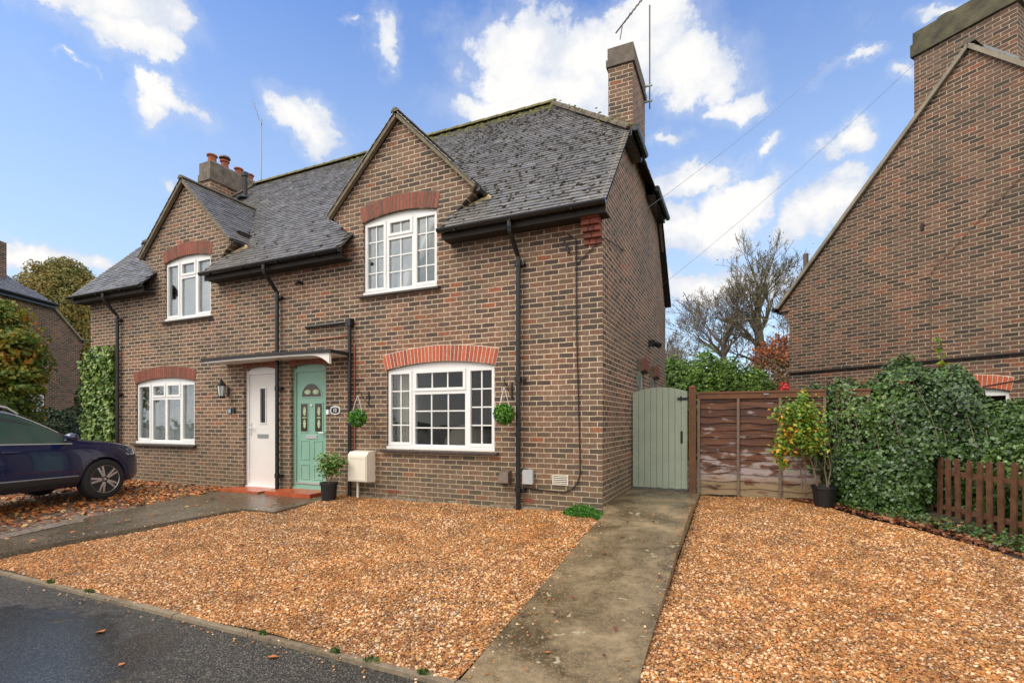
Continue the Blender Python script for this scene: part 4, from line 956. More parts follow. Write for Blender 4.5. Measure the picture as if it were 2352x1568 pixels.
# aerials
t = thing('tv_aerial', 'tall thin television aerial on a pole beside the right chimney', 'aerial', (-1.62, 10.02, 6.1))
MB().tube([(-1.60, 10.02, 6.05), (-1.60, 10.02, 8.05)], .014, 6).build('mast', M['brown_metal'], t)
MB().bar((-1.727, 10.02, 6.2), (-1.55, 10.02, 6.2), .03, .03).bar((-1.727, 10.02, 6.5), (-1.55, 10.02, 6.5), .03, .03).build('wall_bracket', M['grey_metal'], t)
b = MB(); p0 = Vector((-1.60, 10.02, 8.35)); p1 = Vector((-2.06, 9.72, 7.62)); b.tube([p0, p1], .010, 6)
for i in range(7):
    p = p0.lerp(p1, .1+i*.12); b.tube([p+Vector((.07, -.1, 0)), p-Vector((.07, -.1, 0))], .005, 4)
b.tube([p1+Vector((.2, -.16, .03)), p1-Vector((.16, -.13, .03))], .014, 5); b.tube([p1, p1+Vector((-.05, 0, -.28))], .010, 5); b.build('antenna_array', M['brown_metal'], t)
t = thing('tv_aerial', 'slender aerial mast above the left end of the roof ridge', 'aerial', (-12.2, 10.0, 6.6))
MB().tube([(-12.2, 10.0, 6.3), (-12.2, 10.0, 8.45)], .016, 6).build('mast', M['grey_metal'], t)
b = MB().tube([(-12.2, 10.0, 8.3), (-12.45, 9.9, 9.0)], .008, 5).tube([(-12.28, 10.05, 8.25), (-12.12, 9.95, 8.3)], .014, 5)
for i in range(5): b.tube([(-12.25-i*.04-.04, 9.98, 8.45+i*.11), (-12.25-i*.04+.04, 9.92, 8.45+i*.11)], .005, 4)
b.build('antenna_array', M['grey_metal'], t)
# ------------------------------------------------------------------ neighbouring houses (built in their own axes)
def neighbour(name, label, loc, rz, hw, ez, az, zg, length, hip=None, chim=None, wins=(), brick='brick_neighbour', ov=.34, cor=True):
    """gable wall in the local plane y=0 facing -y; roof runs back along +y; hw: half width of the wall"""
    h = thing(name, label, 'house', loc, rz)
    sl = (az-ez)/(hw+ov); ra = math.atan(sl)
    def zr_(x): return az-sl*abs(x)
    wz = zr_(hw)-.06
    if hip:
        xh = (az-hip)/sl; top = [(xh, hip-.05), (-xh, hip-.05)]
    else: top = [(0, az-.06)]
    kn = [(hw, ez-.42), (hw+.05, ez-.36), (hw+.09, ez-.28), (hw+.15, ez-.20), (hw+.20, ez-.12), (hw+.27, ez-.04)] if cor else [(hw, wz)]
    o_ = [(-hw, zg), (hw, zg)]+kn+top+[(-x, z) for x, z in kn[::-1]]
    holes = [[(a, c), (b, c)]+arc(a, b, d, .08, 8)[::-1] for a, b, c, d in wins]
    wall_with_holes(o_, holes, 0, 0, .24).build('gable_wall', M[brick], h, local=True)
    b = MB(); b.box(-hw, .2402, zg, -hw+.24, length, wz+.02); b.box(hw-.24, .2402, zg, hw, length, wz+.02); b.box(-hw+.2402, length-.24, zg, hw-.2402, length, wz); b.build('side_walls', M[brick], h, local=True)
    tb = MB(); dkk = MB()
    nv = int((hw+ov)/math.cos(ra)/.1)+1; nu = int(length/.165)
    def kp(c):
        if not -.07 < c.y < length+.1 or c.z > az: return False
        return not hip or c.z < hip+(c.y+.05)*1.0
    tile_plane(tb, (hw+ov, -.06, ez), (0, 1, 0), (-math.cos(ra), 0, math.sin(ra)), nu, nv, kp)
    tile_plane(tb, (-hw-ov, nu*.165-.06, ez), (0, -1, 0), (math.cos(ra), 0, math.sin(ra)), nu+1, nv, kp, U=nu*.165)
    if hip:
        tile_plane(tb, (-xh-.1, -.15, hip-.05), (1, 0, 0), (0, q, q), int((2*xh+.2)/.165)+1, 28, lambda c: c.z < zr_(c.x)+.02)
        y2 = (az-hip)
        for sx in (1, -1): deck(dkk, [(sx*(hw+ov), -.05, ez), (sx*(hw+ov), length, ez), (0, length, az), (0, y2, az), (sx*xh, -.05, hip)], .05)
        deck(dkk, [(-xh, -.05, hip), (xh, -.05, hip), (0, y2, az)], .05)
    else:
        for sx in (1, -1): deck(dkk, [(sx*(hw+ov), -.05, ez), (sx*(hw+ov), length, ez), (0, length, az), (0, -.05, az)], .06)
    rf = tb.build('roof', M['tile'], h, local=True); dkk.build('roof_deck', M['timber_dark'], rf, local=True)
    halfround([(0, y2 if hip else -.05, az), (0, length, az)], .10, 'ridge_tiles', M['hip'], rf, local=True)
    x1 = xh if hip else 0; z1 = hip if hip else az
    for sx in (1, -1):
        vb = MB(); vb.bar((sx*x1, -.045, z1-.035), (sx*(hw+ov-.05), -.045, ez+.03), .07, .065, up=(0, 1, 0))
        vb.build('verge', M['verge'], h, local=True)
    for sx in (1, -1):
        MB().tube([(sx*(hw+ov+.03), -.08, ez-.0), (sx*(hw+ov+.03), length, ez-.0)], .055, 8).box(sx*(hw-.0), -.02, ez-.10, sx*(hw+ov-.02), length, ez-.07).build('gutter', M['black'], h, local=True)
    if hip: MB().tube([(-xh-.1, -.24, hip-.05), (xh+.1, -.24, hip-.05)], .055, 8).box(-xh-.1, -.17, hip-.2, xh+.1, -.15, hip-.05).build('gutter', M['black'], h, local=True)
    for i, (a, b_, c, d) in enumerate(wins):
        wn = window(h, a, b_, c, d, .08, [(0, .5, 0, 1, 1, 1, True), (.5, 1, 0, 1, 1, 1, True)], M['glass'], y=.06, local=True)
        arch_ring(wn, a-.02, b_+.02, d+.005, .08, .24, 0, M['arch_brick'] if i == 0 and not hip else M['arch_brick_old'], M['mortar'] if i == 0 and not hip else M['mortar_old'], .04, local=True, proud=.012)
    return h
M['verge'] = mat('pale_cement_verge', (.27, .235, .18), .85, noise=.3, nscale=6, bump=.4)
nr = neighbour('detached_house', 'dark red brick gable end of the house beyond the ivy hedge', (3.83, 11.93, -1.3), math.atan2(-.61, .792), 3.46, 2.78+1.3, 6.93+1.3, -.6, 12, wins=((-.45, .56, .65, 1.83), (-2.2, -.95, .65, 1.86)))
C1 = MB().box(-1.0, .32, 6.2, .56, .85, 7.25+1.48); cn = C1.build('chimney', M['brick_neighbour'], nr, local=True)
k = MB(); k.box(-1.05, .27, 8.732, .61, .90, 8.98); k.box(-1.02, .30, 8.981, .58, .87, 9.22)
k.lathe([(.20, 9.22), (.18, 9.33)], (-.55, .58, 0), 14).lathe([(.20, 9.22), (.18, 9.33)], (.05, .58, 0), 14)
k.build('chimney_cap', M['render_mossy'], cn, local=True)
# lead flashing stepped up the stack beside the front slope
fl = MB(); 
for i in range(9):
    x = .02+i*.062; z = 8.21-x*1.1
    fl.prism([(x, z-.1), (x+.068, z-.17), (x+.068, z+.13-.03), (x, z+.20-.03)], .300+i*.0007, .318)
fl.build('stepped_flashing', M['lead'], cn, local=True)
MB().tube([(-3.33, .45, 3.9), (-3.33, .45, 5.42)], .06, 10).build('flue_pipe', M['brown_metal'], nr, local=True)
MB().tube([(-3.46, -.03, 2.475), (3.4, -.03, 2.475)], .020, 6).box(-3.46, -.012, 2.42, 3.4, -.001, 2.44).build('string_cable', M['wire'], nr, local=True)
MB().box(-.59, -.012, 2.49, -.57, -.001, 4.18).tube([(-.58, -.02, 4.18), (-.5, -.02, 4.28), (.74, -.02, 5.53), (2.2, -.02, 6.0)], .006, 5).build('wall_cable', M['brown_metal'], nr, local=True)
MB().prism([(-.75, 5.05), (-.70, 5.05), (-.69, 5.17), (-.74, 5.19)], -.03, -.001).build('wall_anchor', M['black_matt'], nr, local=True)
MB().tube([(1.16, -.03, 4.5), (1.14, -.03, 2.3), (.9, -.03, 2.05), (.2, -.03, 1.93)], .010, 5).build('wall_cable', M['wire'], nr, local=True)
nl_ = neighbour('detached_house', 'brick gable end with half hip seen behind the autumn tree and hedge', (-24.4+.454*2.4, 10.4-.891*2.4, -1.4), math.atan2(.891, -.454), 4.0, 3.38+1.4, 6.6+1.4, -.6, 10, hip=4.6+1.4, wins=((1.45, 2.36, 1.0, 2.42),), cor=True, ov=.1)
MB().box(.95, .5, 5.0, 1.33, 1.0, 7.9).build('chimney', M['brick_neighbour'], nl_, local=True)
# ------------------------------------------------------------------ telephone wires
def wire(p0, p1, sag, lab):
    p0, p1 = Vector(p0), Vector(p1); pts = [p0.lerp(p1, i/14)-Vector((0, 0, sag*4*(i/14)*(1-i/14))) for i in range(15)]
    tag(MB().tube(pts, .003, 4).build('telephone_wire', M['thin_wire']), lab, 'wire')
wire((-1.70, 7.0, 2.58), (8.86, 33.04, 25.0), .9, 'thin telephone wire running from the house corner up to the right')
wire((-1.70, 12.6, 3.3), (3.62, 12.7, 7.6), .12, 'thin wire from the back of the side wall up across the sky')
# ------------------------------------------------------------------ gate, post, fence
GY = 8.85
t = thing('garden_gate', 'sage green boarded garden gate with arched top between house and fence', 'gate', (-1.25, GY, -1.15))
x0, x1 = -1.70, -.80
for i in range(9):
    a = x0+(x1-x0)*i/9; b_ = x0+(x1-x0)*(i+1)/9
    def zt(x): return .50+.085*(1-((x-(x0+x1)/2)/((x1-x0)/2))**2)
    p = [(a+.003, -1.12+random.uniform(-.01, .01)), (b_-.003, -1.12), (b_-.003, zt(b_)), ((a+b_)/2, zt((a+b_)/2)), (a+.003, zt(a))]
    MB().prism(p, GY, GY+.022).build('gate_board', M['green_gate'], t)
b = MB()
for z in (-.9, -.25, .32): b.box(x0, GY+.024, z-.05, x1, GY+.06, z+.05)
b.box(x0, GY+.0222, -1.1, x0+.03, GY+.024, .47); b.build('gate_rail', M['green_gate'], t)
MB().box(-.91, GY-.012, -.36, -.875, GY-.001, -.16).build('pull_handle', M['black_matt'], t)
MB().box(-.96, GY-.012, .36, -.72, GY-.001, .40).box(-.92, GY-.02, .35, -.89, GY-.001, .42).build('top_bolt', M['black_matt'], t)
MB().box(-1.72, GY+.07, -1.17, -.80, GY+.5, -1.12).build('threshold', mat('pale_concrete_threshold', (.30, .29, .27), .4, noise=.3)).name = 'gate_threshold'
bpy.data.objects['gate_threshold']['kind'] = 'structure'
t = thing('gate_post', 'square brown timber post between green gate and fence', 'post', (-.71, GY, -1.2))
MB().box(-.775, GY-.06, -1.3, -.665, GY+.05, .56).build('post', M['post_wood'], t)
MB().add([(-.785, GY-.07, .56), (-.655, GY-.07, .56), (-.655, GY+.06, .56), (-.785, GY+.06, .56), (-.72, GY-.005, .61)], [(0, 1, 4), (1, 2, 4), (2, 3, 4), (3, 0, 4), (3, 2, 1, 0)]).build('post_cap', M['post_wood'], t)
for i, z in enumerate((.46, -.55, -.95)): MB().box(-.652, GY-.025, z-.02, -.648, GY-.005, z+.03).build('clip', M['grey_metal'], t)
def lap_mat():
    m = bpy.data.materials.new('weathered_lap_board'); m.use_nodes = True; n = N(m.node_tree); b = m.node_tree.nodes['Principled BSDF']
    tc = n.new('ShaderNodeNewGeometry'); pos = tc.outputs['Position']; rnd = tc.outputs['Random Per Island']
    st = n.vmath('MULTIPLY', pos, (2.2, 2.2, 26)); n1 = n.noise(st, 1.0, 6, .6, .6); st2 = n.vmath('MULTIPLY', pos, (3.5, 3.5, 11.)); n2 = n.noise(st2, 1.0, 5, .55)
    c = n.ramp(rnd, [(0, (.095, .032, .015)), (.4, (.175, .064, .028)), (.7, (.13, .048, .023)), (1, (.21, .092, .04))])
    c = n.mix(n.rng(n1.outputs[0], .40, .62, 0., .75), c, (.038, .018, .013, 1))
    sz = n.new('ShaderNodeSeparateXYZ', ins={0: pos}); lowf = n.rng(sz.outputs[2], -.35, -1.05, -.04, .16); midf = n.rng(sz.outputs[2], .5, -.6, -.02, .05)
    pale = n.rng(n.math('ADD', n.math('ADD', n2.outputs[0], lowf), midf), .57, .66)
    c = n.mix(n.math('MULTIPLY', pale, .85), c, n.mix(n.rng(sz.outputs[2], -.85, -1.0), (.40, .33, .31, 1), (.30, .215, .115, 1)))
    n.put(b.inputs['Base Color'], c); b.inputs['Roughness'].default_value = .7
    n.put(b.inputs['Normal'], n.new('ShaderNodeBump', ins={'Strength': .5, 'Distance': .01, 'Height': n1.outputs[0]})); return m
M['lap'] = lap_mat()
def fence_panel(xa, xb, lab):
    t = thing('fence_panel', lab, 'fence', ((xa+xb)/2, GY+.02, -1.2)); rr = random.Random(int(xa*10)); b = MB(); z = -1.18; i = 0
    while z < .36:
        h = .118; k = 22; ph = [rr.uniform(0, 6.28) for _ in range(3)]
        low = [z-.006+.011*math.sin(j*.55+ph[0])+.007*math.sin(j*1.3+ph[1]) for j in range(k+1)]
        v = []
        for j in range(k+1):
            x = xa+(xb-xa)*j/k; wv = .004*math.sin(j*.4+ph[2])
            v += [(x, GY+.010+wv, low[j]), (x, GY+.020+wv, low[j]), (x, GY+.045, z+h+.03), (x, GY+.037, z+h+.03)]
        f = [(4*j+a_, 4*j+4+a_, 4*j+4+(a_+1) % 4, 4*j+(a_+1) % 4) for j in range(k) for a_ in range(4)]+[(0, 1, 2, 3), (4*k+3, 4*k+2, 4*k+1, 4*k)]
        b.add(v, f); z += h*.985; i += 1
    b.build('lap_boards', M['lap'], t)
    MB().box(xa, GY-.015, .37, xb, GY+.055, .455).box(xa, GY-.03, .456, xb, GY+.07, .485).build('top_rail', M['post_wood'], t)
    for j in range(4):
        x = xa+.02+(xb-xa-.04)*j/3; MB().box(x-.019, GY-.024, -1.22, x+.019, GY+.008, .368).build('batten', M['batten'], t)
    return t
fence_panel(-.645, 1.17, 'brown lap board fence panel with weathered streaks beside the gate post')
fence_panel(1.29, 1.72, 'brown lap board fence panel mostly hidden behind the ivy hedge')
MB().box(.33, GY-.036, .42, .40, GY-.031, .44).build('clip', M['grey_metal'], bpy.data.objects['gate_post'])
# picket fence
PA, PB = Vector((2.245, 8.93, 0)), Vector((3.02, 6.88, 0)); pd = (PB-PA).normalized(); pn_ = Vector((-pd.y, pd.x, 0))
t = thing('picket_fence', 'low brown picket fence in front of the ivy hedge', 'fence', (2.66, 7.83, -1.3))
L_ = (PB-PA).length; s_ = .0; rr = random.Random(5)
while s_ < L_:
    p = PA+pd*s_; h = rr.uniform(-.02, .02); y = p.y; zb = zr(y)-.05
    lean = rr.uniform(-.02, .02); b = MB(); w_ = .036
    prof = [(-w_, zb), (w_, zb), (w_+lean, -.50+h), (w_*.5+lean, -.475+h), (-w_*.5+lean, -.475+h), (-w_+lean, -.50+h)]
    v = [tuple(p+pd*u+pn_*a_+Vector((0, 0, zz))) for a_ in (-.01, .01) for u, zz in prof]
    b.add(v, [tuple(range(6)), tuple(range(6, 12))[::-1]]+[(i, (i+1) % 6, 6+(i+1) % 6, 6+i) for i in range(6)]); b.build('picket', M['picket'], t); s_ += .155+rr.uniform(-.008, .008)
for z in (-.66, -1.12):
    b = MB().bar(PA+pn_*.035+Vector((0, 0, z)), PB+pn_*.035+Vector((0, 0, z-.03)), .04, .06); b.build('rail', M['picket'], t)
# ------------------------------------------------------------------ ivy hedge
IVY = [(0, (.012, .032, .008)), (.3, (.030, .072, .014)), (.58, (.062, .13, .024)), (.80, (.11, .19, .035)), (.93, (.19, .25, .055)), (1, (.32, .30, .09))]
M['ivy'] = island_mat('ivy_leaf', IVY, .38, .2, 9, 0, trans=.12, big=.45, spec=.6)
E_ = [((1.55, 9.12, -.50), (.60, .50, 1.04)), ((2.15, 9.35, -.45), (.74, .88, 1.20)), ((2.68, 9.35, -.40), (.62, .90, 1.14)), ((3.2, 9.05, -.72), (.65, .85, .90)), ((3.5, 8.2, -.80), (.72, .85, .80)), ((3.7, 7.4, -.88), (.72, .9, .78)), ((1.12, 9.18, -.48), (.34, .30, .92)), ((2.16, 8.70, -.80), (.24, .36, .46)), ((2.0, 8.85, -1.0), (.38, .5, .62)), ((1.75, 8.85, -1.0), (.45, .5, .7))]
t = thing('ivy_hedge', 'overgrown dark green ivy hedge mounded over the boundary behind the picket fence', 'hedge', (2.6, 9.0, -1.3))
def ell_pts(E, dens, j0=-.08, j1=.07, zmin=-1.35, seed=1):
    r_ = np.random.default_rng(seed); P = []; D = []
    for ci, (c, r) in enumerate(E):
        c = np.array(c); r = np.array(r); k = int(dens*4*math.pi*((r[0]*r[1])**1.6/3+(r[0]*r[2])**1.6/3+(r[1]*r[2])**1.6/3)**(1/1.6))
        d = r_.normal(size=(k, 3)); d /= np.linalg.norm(d, axis=1)[:, None]
        lump = 1+.11*np.sin(d[:, 0]*5+ci)*np.sin(d[:, 2]*6+ci*2)+.05*np.sin(d[:, 1]*11+d[:, 2]*9)
        p = c+d*r*(lump+r_.uniform(j0, j1, k))[:, None]; nn = d/r; nn /= np.linalg.norm(nn, axis=1)[:, None]
        ok = p[:, 2] > zmin
        for cj, (c2, r2) in enumerate(E):
            if cj != ci: ok &= (((p-np.array(c2))/(np.array(r2)*.93))**2).sum(1) > 1
        P.append(p[ok]); D.append(nn[ok])
    return np.concatenate(P), np.concatenate(D)
def pfence(p): return (p[:, 0]-PA.x)*(-pd.y)+(p[:, 1]-PA.y)*pd.x   # >0 lies behind the pickets
P, D_ = ell_pts(E_, 2300, seed=2)
D_ = D_+np.array([-.15, -.25, .15]); sd_ = pfence(P); inr = (P[:, 0] > 2.3) & (P[:, 1] < 8.55) & (P[:, 2] < -.45)
ok = (P[:, 1] < 9.7) & ~((inr) & (sd_ < .02)); P, D_ = P[ok], D_[ok]
foliage('ivy_leaves', P, np.random.default_rng(77).uniform(.03, .062, len(P)), M['ivy'], t, D_, 1.15, seed=5, fold=.2, droop=.9)
core = MB()  # solid dark core added inside the leaves to block light showing through
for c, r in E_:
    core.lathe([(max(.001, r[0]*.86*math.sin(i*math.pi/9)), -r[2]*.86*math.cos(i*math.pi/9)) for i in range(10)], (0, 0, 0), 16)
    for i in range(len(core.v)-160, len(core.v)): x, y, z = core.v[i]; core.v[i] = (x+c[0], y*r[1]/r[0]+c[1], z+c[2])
core.build('dark_hedge_core', mat('dark_hedge_interior', (.012, .016, .008), .95, noise=.5, nscale=12, bump=1.), t, smooth=True)
vn = MB(); rr = random.Random(9)
for i in range(26):
    c, r = rr.choice(E_[:6]); a = rr.uniform(-2.6, -.9); e = rr.uniform(.3, 1.2)
    pts = []
    for j in range(7):
        ee = e-j*.17; pts.append((c[0]+r[0]*1.05*math.cos(a+j*.05)*math.cos(ee), c[1]+r[1]*1.05*math.sin(a+j*.05)*math.cos(ee), c[2]+r[2]*1.05*math.sin(ee)))
    vn.tube(pts, .003, 4)
vn.build('trailing_stems', M['batten'], t)
# fringe of ivy creeping over the pickets and along the bed
r_ = np.random.default_rng(3); k = 1700; tt = r_.uniform(0, 1, k)
ex = np.interp(tt, [0, .25, .5, .75, 1], [1.05, 1.6, 2.05, 2.45, 3.0]); ey = np.interp(tt, [0, .25, .5, .75, 1], [8.70, 8.05, 7.62, 6.95, 6.1])
off = np.abs(r_.normal(0, .22, k)); px_ = ex+off*.75; py_ = ey+off*.6; pz_ = np.array([zr(y) for y in py_])+r_.exponential(.035, k)+.01
foliage('creeping_ivy', np.stack([px_, py_, pz_], 1), .042, M['ivy'], t, np.tile([0., -.2, 1.], (k, 1)), 1.1, seed=8, fold=.16)
# leaf litter in the bed
M['litter'] = island_mat('fallen_brown_leaf', [(0, (.07, .022, .012)), (.35, (.15, .05, .022)), (.65, (.24, .085, .035)), (.85, (.34, .15, .07)), (1, (.42, .24, .13))], .6, .25, 12, 0)
k = 2200; tt = r_.uniform(0, 1, k); ex = np.interp(tt, [0, .2, .4, .6, .8, 1], [.75, 1.2, 1.62, 2.0, 2.45, 3.1]); ey = np.interp(tt, [0, .2, .4, .6, .8, 1], [8.75, 8.5, 7.95, 7.55, 6.9, 6.0])
off = np.abs(r_.normal(0, .24, k))-.05; P = np.stack([ex+off*.8, ey+off*.6, np.zeros(k)], 1); P[:, 2] = [zr(y)+.012+max(0, r_.normal(0, .012)) for y in P[:, 1]]
tag(foliage('leaf_litter', P, .055, M['litter'], None, np.tile([0., 0, 1.2], (k, 1)), 1.15, seed=9, fold=.12), 'brown fallen leaves along the foot of the ivy hedge', 'leaf litter', None, 'stuff')
M['leaf_orange'] = island_mat('fallen_orange_leaf', [(0, (.17, .045, .015)), (.3, (.36, .10, .025)), (.6, (.50, .17, .04)), (.85, (.55, .26, .08)), (1, (.45, .33, .12))], .5, .25, 12, 0)
k = 9000; P = np.stack([r_.uniform(-15.5, -9.0, k), 2.9+3.9*r_.uniform(0, 1, k)**.8, np.zeros(k)], 1)
cl = np.sin(P[:, 0]*1.7+P[:, 1])*np.sin(P[:, 1]*2.3-P[:, 0]*.8); ok = r_.uniform(-1.2, 1, k) < cl+.3*(P[:, 1] > 5.5)+.25; P = P[ok]; P[:, 2] = [zd(y)+.014 for y in P[:, 1]]
tag(foliage('leaf_litter', P, .06, M['leaf_orange'], None, np.tile([0., 0, 1.5], (len(P), 1)), 1.2, seed=10, fold=.10), 'orange fallen leaves scattered over the grey drive beside the car', 'leaf litter', None, 'stuff')
k = 46; P = np.stack([r_.uniform(-9.0, -6.6, k), r_.uniform(3.2, 6.7, k), np.zeros(k)], 1); P[:, 0] = np.where(P[:, 1] < 5.5, np.clip(P[:, 0], -8.95, -8.05), P[:, 0]); P[:, 2] = [zd(y)+.02 for y in P[:, 1]]
tag(foliage('leaf_litter', P, .055, M['leaf_orange'], None, np.tile([0., 0, 2.5], (k, 1)), 1.2, seed=11, fold=.08), 'few orange leaves scattered on the wet path to the front doors', 'leaf litter', None, 'stuff')
k = 420; P = np.stack([r_.uniform(-6.8, 2.6, k), r_.uniform(3.0, 6.7, k), np.zeros(k)], 1); P[:, 2] = [(zp(y) if -1.62 < x < -.6 else zl(y) if x < -1 else zr(y))+.022 for x, y in P[:, :2]]
tag(foliage('leaf_litter', P, np.random.default_rng(5).uniform(.018, .045, k), M['litter'], None, np.tile([0., 0, 1.6], (k, 1)), 1.2, seed=15, fold=.12), 'small brown leaf scraps scattered over the gravel', 'leaf litter', None, 'stuff')
for i, (x, y) in enumerate([(-3.85, 2.05), (-3.4, 1.75), (-3.0, 2.55), (-1.72, 2.42), (-1.85, 2.15), (-4.6, 2.3), (-2.55, 1.62), (-1.2, 3.25)]):
    z = -1.652 if y < 2.7 else zp(y)+.008; a = random.uniform(0, 6.28)
    o_ = foliage('fallen_leaf', [(x, y, z)], .062, M['leaf_orange'], None, np.array([[0., 0, 6.]]), 1.25, seed=20+i, fold=.09)
    tag(o_, 'single orange leaf lying on the wet asphalt' if y < 2.7 else 'single orange leaf lying low on the concrete path to the gate', 'leaf', 'orange leaves on the asphalt' if y < 2.7 else None)
# weeds along the kerb, and the grass tuft by the corner
M['grass'] = island_mat('grass_blade', [(0, (.03, .10, .012)), (.5, (.06, .20, .02)), (1, (.12, .30, .035))], .6, .2, 9, 0, trans=.2)
M['weed'] = island_mat('kerb_weed_leaf', [(0, (.03, .06, .012)), (1, (.10, .17, .03))], .6, .2, 9, 0, trans=.2)
def tuft(name, x, y, z, rx, ry, h, k, lab, cat, seed):
    r2 = np.random.default_rng(seed); a = r2.uniform(0, 6.28, k); rad = np.sqrt(r2.uniform(0, 1, k)); px_ = x+rx*rad*np.cos(a); py_ = y+ry*rad*np.sin(a)
    hh = h*(1-.75*rad**2)*r2.uniform(.5, 1.1, k); pz_ = z+hh*r2.uniform(.2, .9, k)
    nn = np.stack([r2.normal(0, 1, k), r2.normal(0, 1, k), r2.normal(0, .3, k)+.4], 1)
    return tag(foliage(name, np.stack([px_, py_, pz_], 1), .020 if h > .06 else .014, M['grass' if h > .06 else 'weed'], None, nn, 3., seed=seed, fold=.05), lab, cat)
tuft('grass_tuft', -1.98, 6.74, zl(6.7)+.01, .27, .12, .17, 3600, 'bright green grass tuft at the foot of the house corner', 'grass tuft', 31)
tuft('grass_tuft', -1.68, 6.62, zl(6.7)+.01, .12, .08, .09, 700, 'low green weeds where gravel meets the path by the house corner', 'grass tuft', 32)
for i, (x, r2) in enumerate(((-2.3, .06), (-1.88, .035), (-2.62, .035), (-5.7, .045), (-6.4, .04), (-3.35, .03))):
    lab = ['larger green weed on the kerb near the concrete path', 'small green weed nearest the concrete path at the kerb', 'small green weed on the kerb left of the larger one', 'low green weed on the kerb by the puddle', 'low green weed farthest left on the kerb', 'tiny green weed midway along the kerb'][i]
    tuft('kerb_weed', x, 2.76, -1.632, r2*1.2, r2*.6, .035, 60, lab, 'weed', 40+i)['group'] = 'weeds along the kerb'
# ------------------------------------------------------------------ potted plants
def twig(mb, p, d, L_, r0, rr, depth, tips, spread=.5, k=5, up=.15, n_child=3, shrink=.62, rmin=.0):
    pts = [Vector(p)]; d = Vector(d).normalized(); nseg = 4
    for i in range(nseg):
        d = (d+Vector((rr.gauss(0, .12), rr.gauss(0, .12), rr.gauss(0, .08)+up*.25))).normalized(); pts.append(pts[-1]+d*L_/nseg)
    rs = [max(r0*(1-.5*i/nseg), rmin) for i in range(nseg+1)]
    mb.tube(pts, rs, k, caps=False)
    if depth == 0: tips.append(pts[-1]); tips.append(pts[2]); return
    for i in range(n_child):
        j = rr.choice([2, 3, 4]) if i else 4
        nd = (d+Vector((rr.gauss(0, spread), rr.gauss(0, spread), rr.gauss(0, spread*.6)+up))).normalized()
        twig(mb, pts[j], nd, L_*shrink*rr.uniform(.8, 1.2), rs[j]*.68, rr, depth-1, tips, spread, max(3, k-1), up, n_child, shrink, rmin)
M['fatsia'] = island_mat('light_green_leaf', [(0, (.04, .12, .02)), (.4, (.09, .22, .03)), (.75, (.17, .33, .05)), (.92, (.30, .38, .08)), (1, (.45, .22, .05))], .5, .2, 9, 0, trans=.2)
t = thing('potted_plant', 'leafy shrub in a black pot between green door and meter box', 'potted plant', (-6.28, 6.46, -1.31))
MB().lathe([(.115, 0), (.135, .26), (.15, .262), (.15, .30), (.13, .30), (.12, .24)], (-6.28, 6.46, -1.31), 20).build('pot', M['pot'], t, smooth=False)
b = MB(); tips = []; rr = random.Random(4)
for dx, dy in ((.5, -.1), (-.55, -.2), (.05, .1), (.25, .3), (-.2, -.3)): twig(b, (-6.28, 6.46, -1.05), (dx, dy, 1), .28, .008, rr, 1, tips, .35)
b.build('stems', M['batten'], t); P = np.concatenate([np.array(p)+np.random.default_rng(i).normal(size=(15, 3))*.045 for i, p in enumerate(tips)])
foliage('leaves', P, .045, M['fatsia'], t, np.tile([0., -.4, 1.], (len(P), 1)), 1.7, seed=6, droop=.5)
M['rowan'] = island_mat('autumn_shrub_leaf', [(0, (.05, .13, .015)), (.35, (.11, .24, .02)), (.55, (.20, .34, .03)), (.66, (.35, .38, .04)), (.75, (.66, .30, .02)), (1, (.66, .22, .02))], .5, .2, 7, 0, trans=.2, big=.35)
t = thing('potted_plant', 'tall yellow and green shrub in a black pot by the fence and ivy', 'potted plant', (1.02, 8.5, -1.2))
MB().lathe([(.125, 0), (.155, .25), (.17, .252), (.17, .29), (.15, .29), (.14, .22)], (1.10, 8.50, -1.21), 20).build('pot', M['pot'], t)
b = MB(); tips = []; rr = random.Random(14)
for bx, dx, dy in ((1.02, -.30, -.1), (1.02, -.1, 0), (1.14, .12, 0), (1.14, -.25, -.2), (.82, -.12, -.1), (.86, .1, -.1)): twig(b, (bx, 8.50, -1.0), (dx, dy, 1.5), .62, .011, rr, 2, tips, .42, up=.12)
b.build('stems', M['batten'], t)
rb = np.random.default_rng(2); cs_ = [((.66, 8.35, .10), .19, 380), ((.80, 8.4, .24), .13, 110), ((.88, 8.45, .05), .22, 420), ((.72, 8.35, -.2), .23, 480), ((.90, 8.4, -.32), .20, 360), ((.56, 8.3, -.40), .16, 130), ((.58, 8.3, -.60), .10, 40), ((1.0, 8.5, -.15), .13, 120), ((.84, 8.5, .38), .07, 40), ((.48, 8.3, -.45), .08, 24)]
P = np.concatenate([np.array(c)+rb.normal(size=(k_, 3))*r*.5 for c, r, k_ in cs_])
foliage('leaves', P, .042, M['rowan'], t, np.tile([0., -.5, 1.], (len(P), 1)), 1.7, seed=7, droop=.8)
# tall dry stem poking out of the ivy
t = thing('hollyhock_stem', 'tall dry yellowing stem rising above the ivy hedge', 'plant', (2.6, 9.3, .4))
b = MB().tube([(2.72, 9.35, .4), (2.70, 9.33, .8), (2.66, 9.3, 1.16), (2.64, 9.3, 1.24)], .012, 5); b.build('stem', M['batten'], t)
P = np.array([(2.72, 9.32, .78), (2.66, 9.3, .86), (2.68, 9.3, .95), (2.63, 9.3, 1.05), (2.66, 9.28, 1.12), (2.63, 9.3, 1.2), (2.75, 9.3, .84), (2.60, 9.3, 1.16)]); foliage('dry_leaves', np.repeat(P, 3, 0)+rb.normal(size=(24, 3))*.025, .075, M['leaf_yellow'] if 'leaf_yellow' in M else M['rowan'], t, None, 1.3, seed=12)
